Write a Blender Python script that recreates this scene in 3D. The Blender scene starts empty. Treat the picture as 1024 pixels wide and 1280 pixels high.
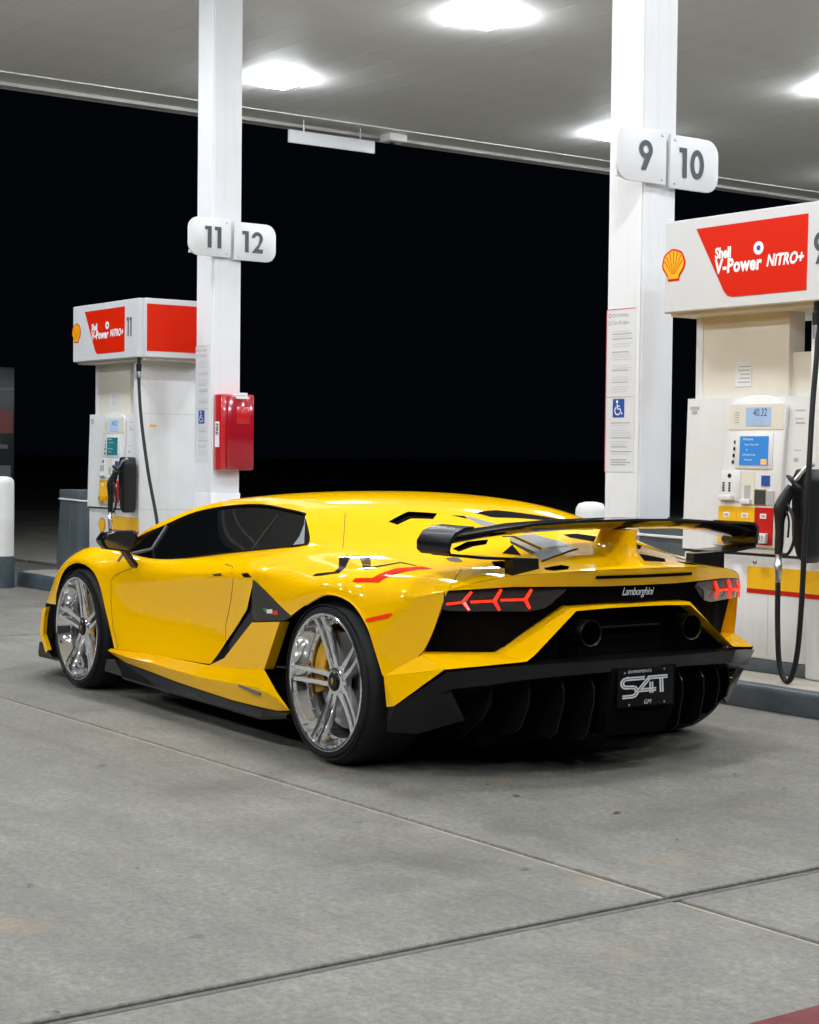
import bpy, bmesh, math, random
from mathutils import Vector, Matrix
from mathutils.geometry import tessellate_polygon

random.seed(7)
SC = bpy.context.scene
COL = SC.collection
RAD = math.radians

# ------------------------------------------------------------------ camera
cam_data = bpy.data.cameras.new('camera')
cam_data.sensor_fit = 'HORIZONTAL'
cam_data.sensor_width = 24.0
cam_data.lens = 50.61
cam_data.clip_start = 0.05
cam_data.clip_end = 2000.0
CAM = bpy.data.objects.new('camera', cam_data)
COL.objects.link(CAM)
yaw, pitch, roll = RAD(-36.222), RAD(-1.924), RAD(0.649)
fw = Vector((math.cos(yaw) * math.cos(pitch), math.sin(yaw) * math.cos(pitch), math.sin(pitch)))
rt = Vector((math.sin(yaw), -math.cos(yaw), 0.0))
up = rt.cross(fw)
r2 = rt * math.cos(roll) + up * math.sin(roll)
u2 = up * math.cos(roll) - rt * math.sin(roll)
CAM.matrix_world = Matrix(((r2.x, u2.x, -fw.x, 0), (r2.y, u2.y, -fw.y, 0), (r2.z, u2.z, -fw.z, 1.318), (0, 0, 0, 1)))
SC.camera = CAM

# ------------------------------------------------------------------ night sky
world = bpy.data.worlds.new('World')
SC.world = world
world.use_nodes = True
wn = world.node_tree
wn.nodes.clear()
w_out = wn.nodes.new('ShaderNodeOutputWorld')
w_bg = wn.nodes.new('ShaderNodeBackground')
w_bg.inputs['Color'].default_value = (0.30, 0.52, 1.0, 1)
w_bg.inputs['Strength'].default_value = 0.0026
wn.links.new(w_bg.outputs['Background'], w_out.inputs['Surface'])

# ------------------------------------------------------------------ exposure
SC.view_settings.view_transform = 'Standard'
SC.view_settings.look = 'None'
SC.view_settings.exposure = 0.0
SC.view_settings.gamma = 1.0
SC.view_settings.use_curve_mapping = False
SC.cycles.use_denoising = True
SC.cycles.max_bounces = 8
SC.cycles.sample_clamp_indirect = 6.0
SC.cycles.caustics_reflective = False
SC.cycles.caustics_refractive = False
LAMP_EMIT = 154.0

# ------------------------------------------------------------------ materials
MATS = {}


def mat(name, base, rough=0.5, metal=0.0, coat=0.0, spec=0.5, emit=None, estr=0.0, coat_rough=0.03):
    m = bpy.data.materials.new(name)
    m.use_nodes = True
    b = m.node_tree.nodes['Principled BSDF']
    b.inputs['Base Color'].default_value = (*base, 1)
    b.inputs['Roughness'].default_value = rough
    b.inputs['Metallic'].default_value = metal
    b.inputs['Specular IOR Level'].default_value = spec
    b.inputs['Coat Weight'].default_value = coat
    b.inputs['Coat Roughness'].default_value = coat_rough
    if emit:
        b.inputs['Emission Color'].default_value = (*emit, 1)
        b.inputs['Emission Strength'].default_value = estr
    MATS[name] = m
    return m


def nd(m, t, **kw):
    n = m.node_tree.nodes.new(t)
    for k, v in kw.items():
        if k.startswith('i_'):
            n.inputs[k[2:].replace('_', ' ')].default_value = v
        else:
            setattr(n, k, v)
    return n


def ln(m, a, b):
    m.node_tree.links.new(a, b)


def bsdf(m):
    return m.node_tree.nodes['Principled BSDF']


def coords(m, scale=(1, 1, 1), kind='Object'):
    tc = nd(m, 'ShaderNodeTexCoord')
    mp = nd(m, 'ShaderNodeMapping')
    mp.inputs['Scale'].default_value = scale
    ln(m, tc.outputs[kind], mp.inputs['Vector'])
    return mp.outputs['Vector']


def noise(m, vec, scale, detail=4.0, rough=0.6, dist=0.0):
    n = nd(m, 'ShaderNodeTexNoise')
    n.inputs['Scale'].default_value = scale
    n.inputs['Detail'].default_value = detail
    n.inputs['Roughness'].default_value = rough
    n.inputs['Distortion'].default_value = dist
    ln(m, vec, n.inputs['Vector'])
    return n.outputs['Fac']


def ramp(m, fac, stops):
    r = nd(m, 'ShaderNodeValToRGB')
    el = r.color_ramp.elements
    while len(el) < len(stops):
        el.new(0.5)
    for e, (p, c) in zip(el, stops):
        e.position = p
        e.color = (*c, 1) if len(c) == 3 else c
    ln(m, fac, r.inputs['Fac'])
    return r.outputs['Color']


def mixc(m, fac, a, b, mode='MIX'):
    n = nd(m, 'ShaderNodeMix', data_type='RGBA', blend_type=mode)
    for s, v in ((n.inputs[0], fac), (n.inputs[6], a), (n.inputs[7], b)):
        if hasattr(v, 'is_linked'):
            ln(m, v, s)
        elif isinstance(v, (int, float)):
            s.default_value = v
        else:
            s.default_value = (*v, 1)
    return n.outputs[2]


def bump(m, h, strength=0.2, dist=0.01):
    b = nd(m, 'ShaderNodeBump')
    b.inputs['Strength'].default_value = strength
    b.inputs['Distance'].default_value = dist
    ln(m, h, b.inputs['Height'])
    ln(m, b.outputs['Normal'], bsdf(m).inputs['Normal'])


def worn(name, base, rough, spots, amt=0.25, scale=3.0, bumpv=0.05, **kw):
    """a plain finish with faint uneven dirt and a fine surface grain"""
    m = mat(name, base, rough, **kw)
    v = coords(m)
    f = noise(m, v, scale, 6, 0.65)
    c = ramp(m, f, [(0.35, base), (0.75, tuple(b * (1 - amt) + s * amt for b, s in zip(base, spots)))])
    ln(m, c, bsdf(m).inputs['Base Color'])
    r = ramp(m, f, [(0.3, (rough * 0.85,) * 3), (0.8, (min(1, rough * 1.25),) * 3)])
    ln(m, r, bsdf(m).inputs['Roughness'])
    bump(m, noise(m, v, scale * 60, 2), bumpv, 0.002)
    return m


# concrete --------------------------------------------------------------
def make_concrete():
    m = mat('concrete', (0.36, 0.345, 0.32), 0.72, spec=0.35)
    v = coords(m)
    big = noise(m, v, 0.55, 5, 0.6, 0.4)
    mid = noise(m, v, 3.2, 7, 0.68, 0.5)
    fine = noise(m, v, 42, 6, 0.75)
    spk = noise(m, v, 240, 2, 0.7)
    streak = noise(m, coords(m, (0.5, 3.4, 1)), 2.0, 6, 0.62, 0.3)
    c = ramp(m, mid, [(0.22, (0.098, 0.094, 0.087)), (0.5, (0.163, 0.157, 0.143)), (0.80, (0.231, 0.220, 0.199))])
    c = mixc(m, ramp(m, big, [(0.42, (0, 0, 0)), (0.72, (0.6, 0.6, 0.6))]), c, (0.107, 0.105, 0.099))
    c = mixc(m, ramp(m, streak, [(0.5, (0, 0, 0)), (0.8, (0.45, 0.45, 0.45))]), c, (0.088, 0.083, 0.075))
    c = mixc(m, 0.8, c, ramp(m, fine, [(0.3, (0.5, 0.5, 0.5)), (0.7, (1.38, 1.38, 1.38))]), 'MULTIPLY')
    c = mixc(m, 0.7, c, ramp(m, noise(m, v, 11, 8, 0.7, 0.3), [(0.3, (0.78, 0.78, 0.78)), (0.7, (1.18, 1.18, 1.18))]), 'MULTIPLY')
    c = mixc(m, ramp(m, spk, [(0.62, (0, 0, 0)), (0.72, (0.75, 0.75, 0.75))]), c, (0.339, 0.326, 0.293))
    c = mixc(m, ramp(m, noise(m, v, 190, 2, 0.6), [(0.27, (0.8, 0.8, 0.8)), (0.36, (0, 0, 0))]), c, (0.036, 0.033, 0.032))
    rust = noise(m, v, 1.9, 3, 0.5, 0.2)
    c = mixc(m, ramp(m, rust, [(0.64, (0, 0, 0)), (0.78, (0.45, 0.45, 0.45))]), c, (0.274, 0.176, 0.084))
    oil = noise(m, coords(m, (0.8, 1.0, 1)), 1.15, 4, 0.55, 0.6)
    c = mixc(m, ramp(m, oil, [(0.60, (0, 0, 0)), (0.74, (0.55, 0.55, 0.55))]), c, (0.055, 0.054, 0.050))
    vo = nd(m, 'ShaderNodeTexVoronoi')
    vo.inputs['Scale'].default_value = 1.7
    wob = nd(m, 'ShaderNodeVectorMath', operation='ADD')
    ln(m, v, wob.inputs[0])
    nz = nd(m, 'ShaderNodeTexNoise')
    nz.inputs['Scale'].default_value = 14
    ln(m, v, nz.inputs['Vector'])
    sc_ = nd(m, 'ShaderNodeVectorMath', operation='SCALE')
    sc_.inputs['Scale'].default_value = 0.05
    ln(m, nz.outputs['Color'], sc_.inputs[0])
    ln(m, sc_.outputs[0], wob.inputs[1])
    ln(m, wob.outputs[0], vo.inputs['Vector'])
    c = mixc(m, ramp(m, vo.outputs['Distance'], [(0.020, (0.62, 0.62, 0.62)), (0.055, (0, 0, 0))]), c, (0.055, 0.052, 0.048))
    track = noise(m, coords(m, (0.12, 2.3, 1)), 1.6, 5, 0.6, 0.2)
    c = mixc(m, ramp(m, track, [(0.56, (0, 0, 0)), (0.72, (0.34, 0.34, 0.34))]), c, (0.085, 0.08, 0.074))
    c = mixc(m, 1.0, c, (1.10, 1.075, 1.03), 'MULTIPLY')
    ln(m, c, bsdf(m).inputs['Base Color'])
    ln(m, ramp(m, mid, [(0.3, (0.55, 0.55, 0.55)), (0.7, (0.8, 0.8, 0.8))]), bsdf(m).inputs['Roughness'])
    add = nd(m, 'ShaderNodeMath', operation='ADD')
    ln(m, fine, add.inputs[0])
    ln(m, spk, add.inputs[1])
    bump(m, add.outputs[0], 0.22, 0.004)
    return m


make_concrete()
worn('island_concrete', (0.34, 0.305, 0.255), 0.8, (0.25, 0.22, 0.19), 0.5, 4.0, 0.3)
worn('joint_filler', (0.34, 0.285, 0.22), 0.9, (0.12, 0.10, 0.08), 0.7, 9.0, 0.4)
worn('joint_grey', (0.12, 0.115, 0.107), 0.9, (0.06, 0.058, 0.055), 0.8, 11.0, 0.4)
worn('joint_dark', (0.030, 0.028, 0.026), 0.9, (0.12, 0.11, 0.10), 0.5, 7.0, 0.4)
worn('kerb_paint', (0.045, 0.068, 0.088), 0.38, (0.20, 0.19, 0.17), 0.35, 6.0, 0.15)
worn('red_paint', (0.115, 0.006, 0.008), 0.8, (0.10, 0.03, 0.03), 0.3, 7.0, 0.3)
worn('dark_asphalt', (0.07, 0.068, 0.064), 0.9, (0.03, 0.03, 0.03), 0.5, 3.0, 0.5)
worn('canopy_panel', (0.92, 0.91, 0.885), 0.6, (0.80, 0.785, 0.75), 0.5, 1.4, 0.03)
worn('canopy_trim', (0.84, 0.835, 0.81), 0.4, (0.5, 0.48, 0.45), 0.25, 1.0, 0.03)
worn('fascia_grey', (0.55, 0.53, 0.50), 0.6, (0.2, 0.18, 0.17), 0.3, 2.0, 0.05)
worn('column_white', (0.79, 0.79, 0.815), 0.42, (0.58, 0.57, 0.56), 0.28, 1.5, 0.06)
worn('pump_white', (0.74, 0.74, 0.745), 0.35, (0.55, 0.52, 0.47), 0.3, 2.2, 0.04)
worn('pump_beige', (0.72, 0.675, 0.59), 0.45, (0.55, 0.50, 0.42), 0.3, 3.0, 0.04)
worn('pump_shadow', (0.30, 0.27, 0.22), 0.6, (0.2, 0.18, 0.15), 0.3, 3.0, 0.04)
worn('bollard_white', (0.78, 0.775, 0.76), 0.45, (0.5, 0.48, 0.45), 0.3, 4.0, 0.1)
worn('bin_grey', (0.072, 0.092, 0.108), 0.5, (0.17, 0.18, 0.18), 0.3, 3.0, 0.2)


def streaks(name):
    m = MATS[name]
    b = bsdf(m)
    src = b.inputs['Base Color'].links[0].from_socket
    f = noise(m, coords(m, (9, 9, 0.5)), 2.2, 5, 0.6, 0.2)
    c = mixc(m, ramp(m, f, [(0.52, (0, 0, 0)), (0.80, (0.18, 0.18, 0.18))]), src, (0.42, 0.40, 0.37))
    ln(m, c, b.inputs['Base Color'])


streaks('column_white')
streaks('pump_white')
mat('sign_white', (0.72, 0.72, 0.73), 0.35)
mat('header_white', (0.61, 0.61, 0.625), 0.3)
mat('sign_grey', (0.055, 0.068, 0.078), 0.5)
mat('logo_red', (0.62, 0.015, 0.001), 0.45, spec=0.12)
mat('logo_yellow', (0.85, 0.44, 0.006), 0.4, spec=0.3)
mat('band_yellow', (0.87, 0.47, 0.015), 0.35)
mat('band_red', (0.50, 0.008, 0.008), 0.4, spec=0.3)
mat('print_white', (0.85, 0.85, 0.85), 0.4)
mat('print_grey', (0.40, 0.40, 0.41), 0.6)
mat('print_light', (0.62, 0.62, 0.63), 0.6)
mat('print_black', (0.03, 0.03, 0.032), 0.5)
mat('print_red', (0.5, 0.06, 0.06), 0.5)
mat('blue_sign', (0.018, 0.07, 0.33), 0.4)
mat('rubber_black', (0.007, 0.007, 0.008), 0.5, spec=0.3)
mat('plastic_black', (0.010, 0.0105, 0.011), 0.35, spec=0.35)
mat('steel', (0.62, 0.62, 0.63), 0.28, metal=1.0)
mat('screen_blue', (0.01, 0.03, 0.08), 0.12, emit=(0.05, 0.27, 0.68), estr=0.85)
mat('screen_teal', (0.01, 0.05, 0.06), 0.12, emit=(0.02, 0.17, 0.20), estr=0.7)
mat('lcd', (0.1, 0.12, 0.15), 0.15, emit=(0.38, 0.56, 0.82), estr=0.75)
mat('screen_orange', (0.4, 0.2, 0.02), 0.2, emit=(0.85, 0.45, 0.12), estr=0.8)
mat('lamp_glow', (1, 1, 1), 0.3, emit=(0.89, 0.95, 1.0), estr=LAMP_EMIT)
mat('lamp_housing', (0.7, 0.7, 0.7), 0.4)
mat('extinguisher_red', (0.52, 0.012, 0.018), 0.22, coat=0.6)
mat('extinguisher_window', (0.34, 0.008, 0.018), 0.12, coat=0.6)
mat('poster_dark', (0.012, 0.012, 0.014), 0.3)
mat('poster_red', (0.16, 0.02, 0.015), 0.4)
mat('poster_grey', (0.10, 0.10, 0.10), 0.4)
mat('leaf_brown', (0.09, 0.055, 0.03), 0.8)


# car -------------------------------------------------------------------
def make_paint():
    m = mat('yellow_paint', (0.86, 0.45, 0.001), 0.4, coat=0.85, spec=0.0, coat_rough=0.045)
    v = coords(m)
    n = noise(m, v, 900, 1, 0.5)
    c = ramp(m, n, [(0.3, (0.95, 0.49, 0.0003)), (0.7, (0.98, 0.53, 0.0006))])
    ln(m, c, bsdf(m).inputs['Base Color'])
    return m


make_paint()


def make_carbon():
    m = mat('carbon', (0.008, 0.008, 0.009), 0.24, coat=0.0, spec=0.35)
    v = coords(m, (160, 160, 160))
    ch = nd(m, 'ShaderNodeTexChecker')
    ch.inputs['Scale'].default_value = 1.0
    ch.inputs['Color1'].default_value = (0.005, 0.005, 0.0055, 1)
    ch.inputs['Color2'].default_value = (0.011, 0.011, 0.0115, 1)
    ln(m, v, ch.inputs['Vector'])
    mx = mixc(m, 0.35, (0.008, 0.008, 0.0085), ch.outputs['Color'])
    ln(m, mx, bsdf(m).inputs['Base Color'])
    return m


make_carbon()
mat('gloss_black', (0.006, 0.006, 0.007), 0.16, spec=0.25)
mat('matt_black', (0.004, 0.004, 0.0045), 0.8, spec=0.02)
mat('carbon_dark', (0.006, 0.006, 0.0065), 0.35, spec=0.12)
mat('carbon_gloss', (0.008, 0.008, 0.009), 0.16, coat=0.8, coat_rough=0.08)
mat('trim_grey', (0.10, 0.105, 0.11), 0.3, coat=0.3)
mat('tint_glass', (0.003, 0.0035, 0.004), 0.03, spec=0.22)
mat('mirror_glass', (0.02, 0.02, 0.022), 0.05, coat=1.0)
mat('sheen_glass', (0.30, 0.32, 0.345), 0.10, coat=1.0)  # pale base colour stands in for the soffit reflected in the glass
mat('chrome', (0.96, 0.96, 0.97), 0.07, metal=0.93, spec=1.0)
mat('chrome_dull', (0.62, 0.62, 0.63), 0.16, metal=1.0)
mat('disc_metal', (0.30, 0.30, 0.31), 0.35, metal=1.0)
mat('tyre', (0.007, 0.007, 0.008), 0.6, spec=0.3)
mat('tail_red', (0.5, 0.02, 0.01), 0.2, emit=(1.0, 0.055, 0.02), estr=1.35)


def uneven_glow():
    m = MATS['tail_red']
    f = noise(m, coords(m), 260, 2, 0.5)
    ln(m, ramp(m, f, [(0.3, (0.45, 0.012, 0.006)), (0.55, (0.95, 0.03, 0.008)), (0.75, (1.0, 0.09, 0.025))]), bsdf(m).inputs['Emission Color'])


uneven_glow()
mat('tail_red_dim', (0.35, 0.012, 0.01), 0.15, emit=(0.8, 0.02, 0.01), estr=0.35)
mat('marker_red', (0.60, 0.025, 0.008), 0.12, coat=1.0, emit=(1.0, 0.06, 0.015), estr=0.35)
mat('lens_dark', (0.012, 0.006, 0.006), 0.06, coat=1.0)
mat('lens_clear', (0.10, 0.10, 0.10), 0.08, coat=1.0)
mat('decal_red', (0.62, 0.022, 0.005), 0.4, spec=0.0, coat=0.7)
mat('decal_black', (0.005, 0.005, 0.005), 0.4, spec=0.0, coat=0.5)
mat('flag_green', (0.01, 0.22, 0.05), 0.3)
mat('gold', (0.75, 0.50, 0.12), 0.3, metal=1.0)
mat('exhaust_dark', (0.025, 0.024, 0.023), 0.4, metal=1.0)
mat('plate_black', (0.006, 0.006, 0.0065), 0.3, spec=0.12)
mat('plate_white', (0.62, 0.62, 0.63), 0.4)
mat('seam_dark', (0.05, 0.022, 0.004), 0.7)
mat('caliper_yellow', (0.80, 0.40, 0.005), 0.3, coat=0.6)


# ------------------------------------------------------------------ helpers
def link(name, me, m=None, parent=None):
    if isinstance(m, str):
        m = MATS[m]
    if m is not None:
        me.materials.clear()
        me.materials.append(m)
    o = bpy.data.objects.new(name, me)
    COL.objects.link(o)
    if parent is not None:
        o.parent = parent
    return o


def tag(o, label=None, cat=None, group=None, kind=None):
    if label:
        o['label'] = label
    if cat:
        o['category'] = cat
    if group:
        o['group'] = group
    if kind:
        o['kind'] = kind
    return o


def thing(name, label, cat, loc=(0, 0, 0), rz=0.0, group=None):
    o = bpy.data.objects.new(name, None)
    o.empty_display_size = 0.1
    COL.objects.link(o)
    o.location = loc
    o.rotation_euler = (0, 0, rz)
    return tag(o, label, cat, group)


def copy_tree(o, parent=None):
    c = o.copy()
    COL.objects.link(c)
    c.parent = parent
    for ch in list(o.children):
        copy_tree(ch, c)
    return c


def done(bm, name, m=None, parent=None, smooth=False, angle=None):
    bmesh.ops.recalc_face_normals(bm, faces=bm.faces)
    me = bpy.data.meshes.new(name)
    bm.to_mesh(me)
    bm.free()
    if smooth:
        for p in me.polygons:
            p.use_smooth = True
        if angle:
            me.set_sharp_from_angle(angle=RAD(angle))
    return link(name, me, m, parent)


def raw(verts, faces, name, m=None, parent=None, smooth=False, angle=None, recalc=True):
    bm = bmesh.new()
    vs = [bm.verts.new(v) for v in verts]
    for f in faces:
        try:
            bm.faces.new([vs[i] for i in f])
        except ValueError:
            pass
    if recalc:
        bmesh.ops.recalc_face_normals(bm, faces=bm.faces)
    me = bpy.data.meshes.new(name)
    bm.to_mesh(me)
    bm.free()
    if smooth:
        for p in me.polygons:
            p.use_smooth = True
        if angle:
            me.set_sharp_from_angle(angle=RAD(angle))
    return link(name, me, m, parent)


def add_box(bm, x0, x1, y0, y1, z0, z1):
    vs = [bm.verts.new((x, y, z)) for x in (x0, x1) for y in (y0, y1) for z in (z0, z1)]
    for f in ((0, 1, 3, 2), (4, 6, 7, 5), (0, 4, 5, 1), (2, 3, 7, 6), (0, 2, 6, 4), (1, 5, 7, 3)):
        bm.faces.new([vs[i] for i in f])
    return vs


def box(name, x0, x1, y0, y1, z0, z1, m, parent=None, bev=0.0, seg=2):
    bm = bmesh.new()
    add_box(bm, x0, x1, y0, y1, z0, z1)
    if bev > 0:
        bmesh.ops.bevel(bm, geom=bm.edges[:], offset=bev, segments=seg, affect='EDGES', profile=0.5)
    return done(bm, name, m, parent, smooth=bev > 0, angle=40)


def prism(name, pts, d, m, parent=None, bev=0.0, smooth=False, seg=2):
    """pts: planar 3-D loop; extruded by vector d"""
    bm = bmesh.new()
    d = Vector(d)
    a = [bm.verts.new(p) for p in pts]
    b = [bm.verts.new(Vector(p) + d) for p in pts]
    n = len(pts)
    bm.faces.new(a)
    bm.faces.new(b[::-1])
    for i in range(n):
        bm.faces.new((a[i], a[(i + 1) % n], b[(i + 1) % n], b[i]))
    bmesh.ops.recalc_face_normals(bm, faces=bm.faces)
    if bev > 0:
        bmesh.ops.bevel(bm, geom=bm.edges[:], offset=bev, segments=seg, affect='EDGES', profile=0.5)
    return done(bm, name, m, parent, smooth=smooth or bev > 0, angle=40)


def ring(c, u, v, r, n):
    return [c + u * (r * math.cos(2 * math.pi * i / n)) + v * (r * math.sin(2 * math.pi * i / n)) for i in range(n)]


def add_tube(bm, pts, r, n=8, cap=True):
    pts = [Vector(p) for p in pts]
    rs = r if isinstance(r, (list, tuple)) else [r] * len(pts)
    prev = None
    ref = None
    first = last = None
    for i, p in enumerate(pts):
        if i == 0:
            t = pts[1] - pts[0]
        elif i == len(pts) - 1:
            t = pts[-1] - pts[-2]
        else:
            t = (pts[i + 1] - pts[i]).normalized() + (pts[i] - pts[i - 1]).normalized()
        t.normalize()
        if ref is None:
            ref = Vector((0, 0, 1)) if abs(t.z) < 0.9 else Vector((1, 0, 0))
        u = (ref - t * ref.dot(t)).normalized()
        ref = u
        v = t.cross(u)
        cur = [bm.verts.new(q) for q in ring(p, u, v, rs[i], n)]
        if prev:
            for k in range(n):
                bm.faces.new((prev[k], prev[(k + 1) % n], cur[(k + 1) % n], cur[k]))
        else:
            first = cur
        prev = cur
        last = cur
    if cap:
        bm.faces.new(first[::-1])
        bm.faces.new(last)


def tube(name, pts, r, m, parent=None, n=8):
    bm = bmesh.new()
    add_tube(bm, pts, r, n)
    return done(bm, name, m, parent, smooth=True, angle=50)


def spline(pts, k=6):
    """Catmull-Rom through pts"""
    P = [Vector(p) for p in pts]
    P = [P[0] * 2 - P[1]] + P + [P[-1] * 2 - P[-2]]
    out = []
    for i in range(1, len(P) - 2):
        for s in range(k):
            t = s / k
            a, b, c, d = P[i - 1], P[i], P[i + 1], P[i + 2]
            out.append(0.5 * ((2 * b) + (c - a) * t + (2 * a - 5 * b + 4 * c - d) * t * t + (3 * b - a - 3 * c + d) * t ** 3))
    out.append(P[-2])
    return out


def lathe(name, prof, axis, m, parent=None, n=32, loc=(0, 0, 0), smooth=True, angle=35, closed=False, cap=True):
    """prof: (radius, offset along axis); axis 'x','y','z'"""
    bm = bmesh.new()
    rows = []
    L = Vector(loc)
    for r, h in prof:
        row = []
        for i in range(n):
            a = 2 * math.pi * i / n
            c, s = r * math.cos(a), r * math.sin(a)
            p = {'x': (h, c, s), 'y': (c, h, s), 'z': (c, s, h)}[axis]
            row.append(bm.verts.new(L + Vector(p)))
        rows.append(row)
    if closed:
        rows.append(rows[0])
    for a, b in zip(rows, rows[1:]):
        for i in range(n):
            bm.faces.new((a[i], a[(i + 1) % n], b[(i + 1) % n], b[i]))
    if not closed and cap:
        bm.faces.new(rows[0])
        bm.faces.new(rows[-1][::-1])
    return done(bm, name, m, parent, smooth=smooth, angle=angle)


def text_mesh(s, size, shear=0.0, bold=0.0, extrude=0.0, align='LEFT', space=1.0):
    cu = bpy.data.curves.new('txt', 'FONT')
    cu.body = s
    cu.size = size
    cu.shear = shear
    cu.offset = bold
    cu.extrude = extrude
    cu.align_x = align
    cu.space_character = space
    cu.resolution_u = 3
    o = bpy.data.objects.new('txt', cu)
    COL.objects.link(o)
    bpy.context.view_layer.update()
    me = bpy.data.meshes.new_from_object(o.evaluated_get(bpy.context.evaluated_depsgraph_get()))
    bpy.data.objects.remove(o)
    bpy.data.curves.remove(cu)
    return me


def text(name, s, size, origin, right, upv, m, parent, shear=0.0, bold=0.0, align='LEFT', sx=1.0, space=1.0):
    me = text_mesh(s, size, shear, bold, 0.0, align, space)
    R = Vector(right).normalized()
    Uv = Vector(upv).normalized()
    N = R.cross(Uv)
    M = Matrix(((R.x * sx, Uv.x, N.x, origin[0]), (R.y * sx, Uv.y, N.y, origin[1]), (R.z * sx, Uv.z, N.z, origin[2]), (0, 0, 0, 1)))
    me.transform(M)
    return link(name, me, m, parent)


def flat(name, pts, m, parent=None):
    return raw(pts, [tuple(range(len(pts)))], name, m, parent, recalc=False)


def lerp(a, b, t):
    return tuple(p + (q - p) * t for p, q in zip(a, b))

# ================================================================== ground
GROUND = raw([(-400, -400, -.030), (400, -400, -.030), (400, 400, -.030), (-400, 400, -.030)], [(0, 1, 2, 3)], 'ground', 'dark_asphalt')
tag(GROUND, kind='structure')
JX = [-12.04, -4.19, 3.66, 11.51, 19.36, 27.21, 35.06]
JY = [-28.0, -20.2, -12.4, -8.51, -6.82, -3.66, 2.4, 8.5, 14.6]
for i in range(len(JX) - 1):
    for j in range(len(JY) - 1):
        if j == 3 and 0 < i < 4:
            pass
        g = 0.026
        gy = 0.016
        if JY[j] == -8.51:
            continue
        box('concrete_slab', JX[i] + g, JX[i + 1] - g, JY[j] + gy, JY[j + 1] - gy, -.029, 0.0, 'concrete', GROUND, .005, 1)
for x in JX[1:-1]:
    box('joint_strip', x - .0255, x + .0255, JY[0], -8.53, -.028, -.010, 'joint_dark', GROUND)
    box('joint_strip', x - .0255, x + .0255, -6.80, JY[-1], -.028, -.010, 'joint_dark', GROUND)
    box('joint_sealant', x - .012, x + .010, -6.80, JY[-1], -.0275, -.0045, 'joint_grey', GROUND, .002, 1)
for y in JY[1:-1]:
    if y in (-8.51, -6.82):
        continue
    for i in range(len(JX) - 1):
        box('joint_strip', JX[i] + .026, JX[i + 1] - .026, y - .0155, y + .0155, -.028, -.012, 'joint_dark', GROUND)
        box('joint_sealant', JX[i] + .03, JX[i + 1] - .03, y - .005, y + .013, -.0275, -.0035, 'joint_filler', GROUND, .002, 1)
tag(raw([(2.30, -6.6, .004), (2.73, -6.6, .004), (2.73, 6, .004), (2.30, 6, .004)], [(0, 1, 2, 3)], 'red_paint_stripe', 'red_paint'), kind='structure')
# bits of leaf and grit lying on the slabs
bm = bmesh.new()
rng = random.Random(3)
for k in range(70):
    x, y = rng.uniform(2.9, 9.5), rng.uniform(-6.6, -.8)
    r = rng.uniform(.005, .017) if k < 60 else rng.uniform(.018, .028)
    a = rng.uniform(0, 6.28)
    q = [bm.verts.new((x + r * math.cos(a + t) * (1.0 if i % 2 else .45), y + r * math.sin(a + t) * (1.0 if i % 2 else .45), .004 + rng.uniform(0, .004))) for i, t in enumerate((0, 1.57, 3.14, 4.71))]
    bm.faces.new(q)
tag(done(bm, 'leaf_litter', 'leaf_brown'), 'scattered dry leaf bits and grit on the concrete', 'litter', kind='stuff')

# ================================================================== pump island
IX0, IX1, IY0, IY1 = 4.0, 16.02, -8.50, -6.815


def stadium(x0, x1, y0, y1, r, n=6):
    out = []
    for cx, cy, a in ((x1 - r, y1 - r, 0), (x0 + r, y1 - r, 90), (x0 + r, y0 + r, 180), (x1 - r, y0 + r, 270)):
        out += arc2(cx, cy, r, a, a + 90, n)
    return out


def arc2(cx, cy, r, a0, a1, k):
    return [(cx + r * math.cos(RAD(a0 + (a1 - a0) * i / k)), cy + r * math.sin(RAD(a0 + (a1 - a0) * i / k))) for i in range(k + 1)]


bm = bmesh.new()
prof = [(0.0, 0.0), (0.004, .095), (.010, .118), (.024, .130), (.050, .132), (.060, .126)]
rows = []
for off, z in prof:
    rows.append([bm.verts.new((x, y, z)) for x, y in stadium(IX0 + off, IX1 - off, IY0 + off, IY1 - off, .35 - off)])
for a, b in zip(rows, rows[1:]):
    n = len(a)
    for i in range(n):
        bm.faces.new((a[i], a[(i + 1) % n], b[(i + 1) % n], b[i]))
ISLAND = tag(bpy.data.objects.new('pump_island', None), kind='structure')
COL.objects.link(ISLAND)
done(bm, 'kerb', 'kerb_paint', ISLAND, smooth=True, angle=50)
prism('island_top', [(x, y, .04) for x, y in stadium(IX0 + .058, IX1 - .058, IY0 + .058, IY1 - .058, .29)], (0, 0, .087), 'island_concrete', ISLAND)

# ================================================================== canopy
CZ = 5.40
CX0, CX1, CY0, CY1 = -7.0, 18.40, -24.0, 12.4
CANOPY = thing('canopy', 'wide flat white station canopy with panelled soffit overhead', 'canopy', (0, 0, 0))
pw = .40
ny = int((CY1 - CY0 - .6) / pw)
pm = None
for k in range(ny):
    y0 = CY0 + .3 + k * pw
    if pm is None:
        bm = bmesh.new()
        L = CX1 - .62 - CX0
        vs = [bm.verts.new(p) for p in ((0, .003, 0), (L, .003, 0), (L, pw - .003, 0), (0, pw - .003, 0), (0, 0, .006), (L, 0, .006), (L, pw, .006), (0, pw, .006))]
        for f in ((0, 1, 2, 3), (0, 4, 5, 1), (3, 2, 6, 7)):
            bm.faces.new([vs[i] for i in f])
        me = bpy.data.meshes.new('soffit_panel')
        bm.to_mesh(me)
        bm.free()
        me.materials.append(MATS['canopy_panel'])
        pm = me
    o = bpy.data.objects.new('soffit_panel', pm)
    COL.objects.link(o)
    o.parent = CANOPY
    o.location = (CX0, y0, CZ)
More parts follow.
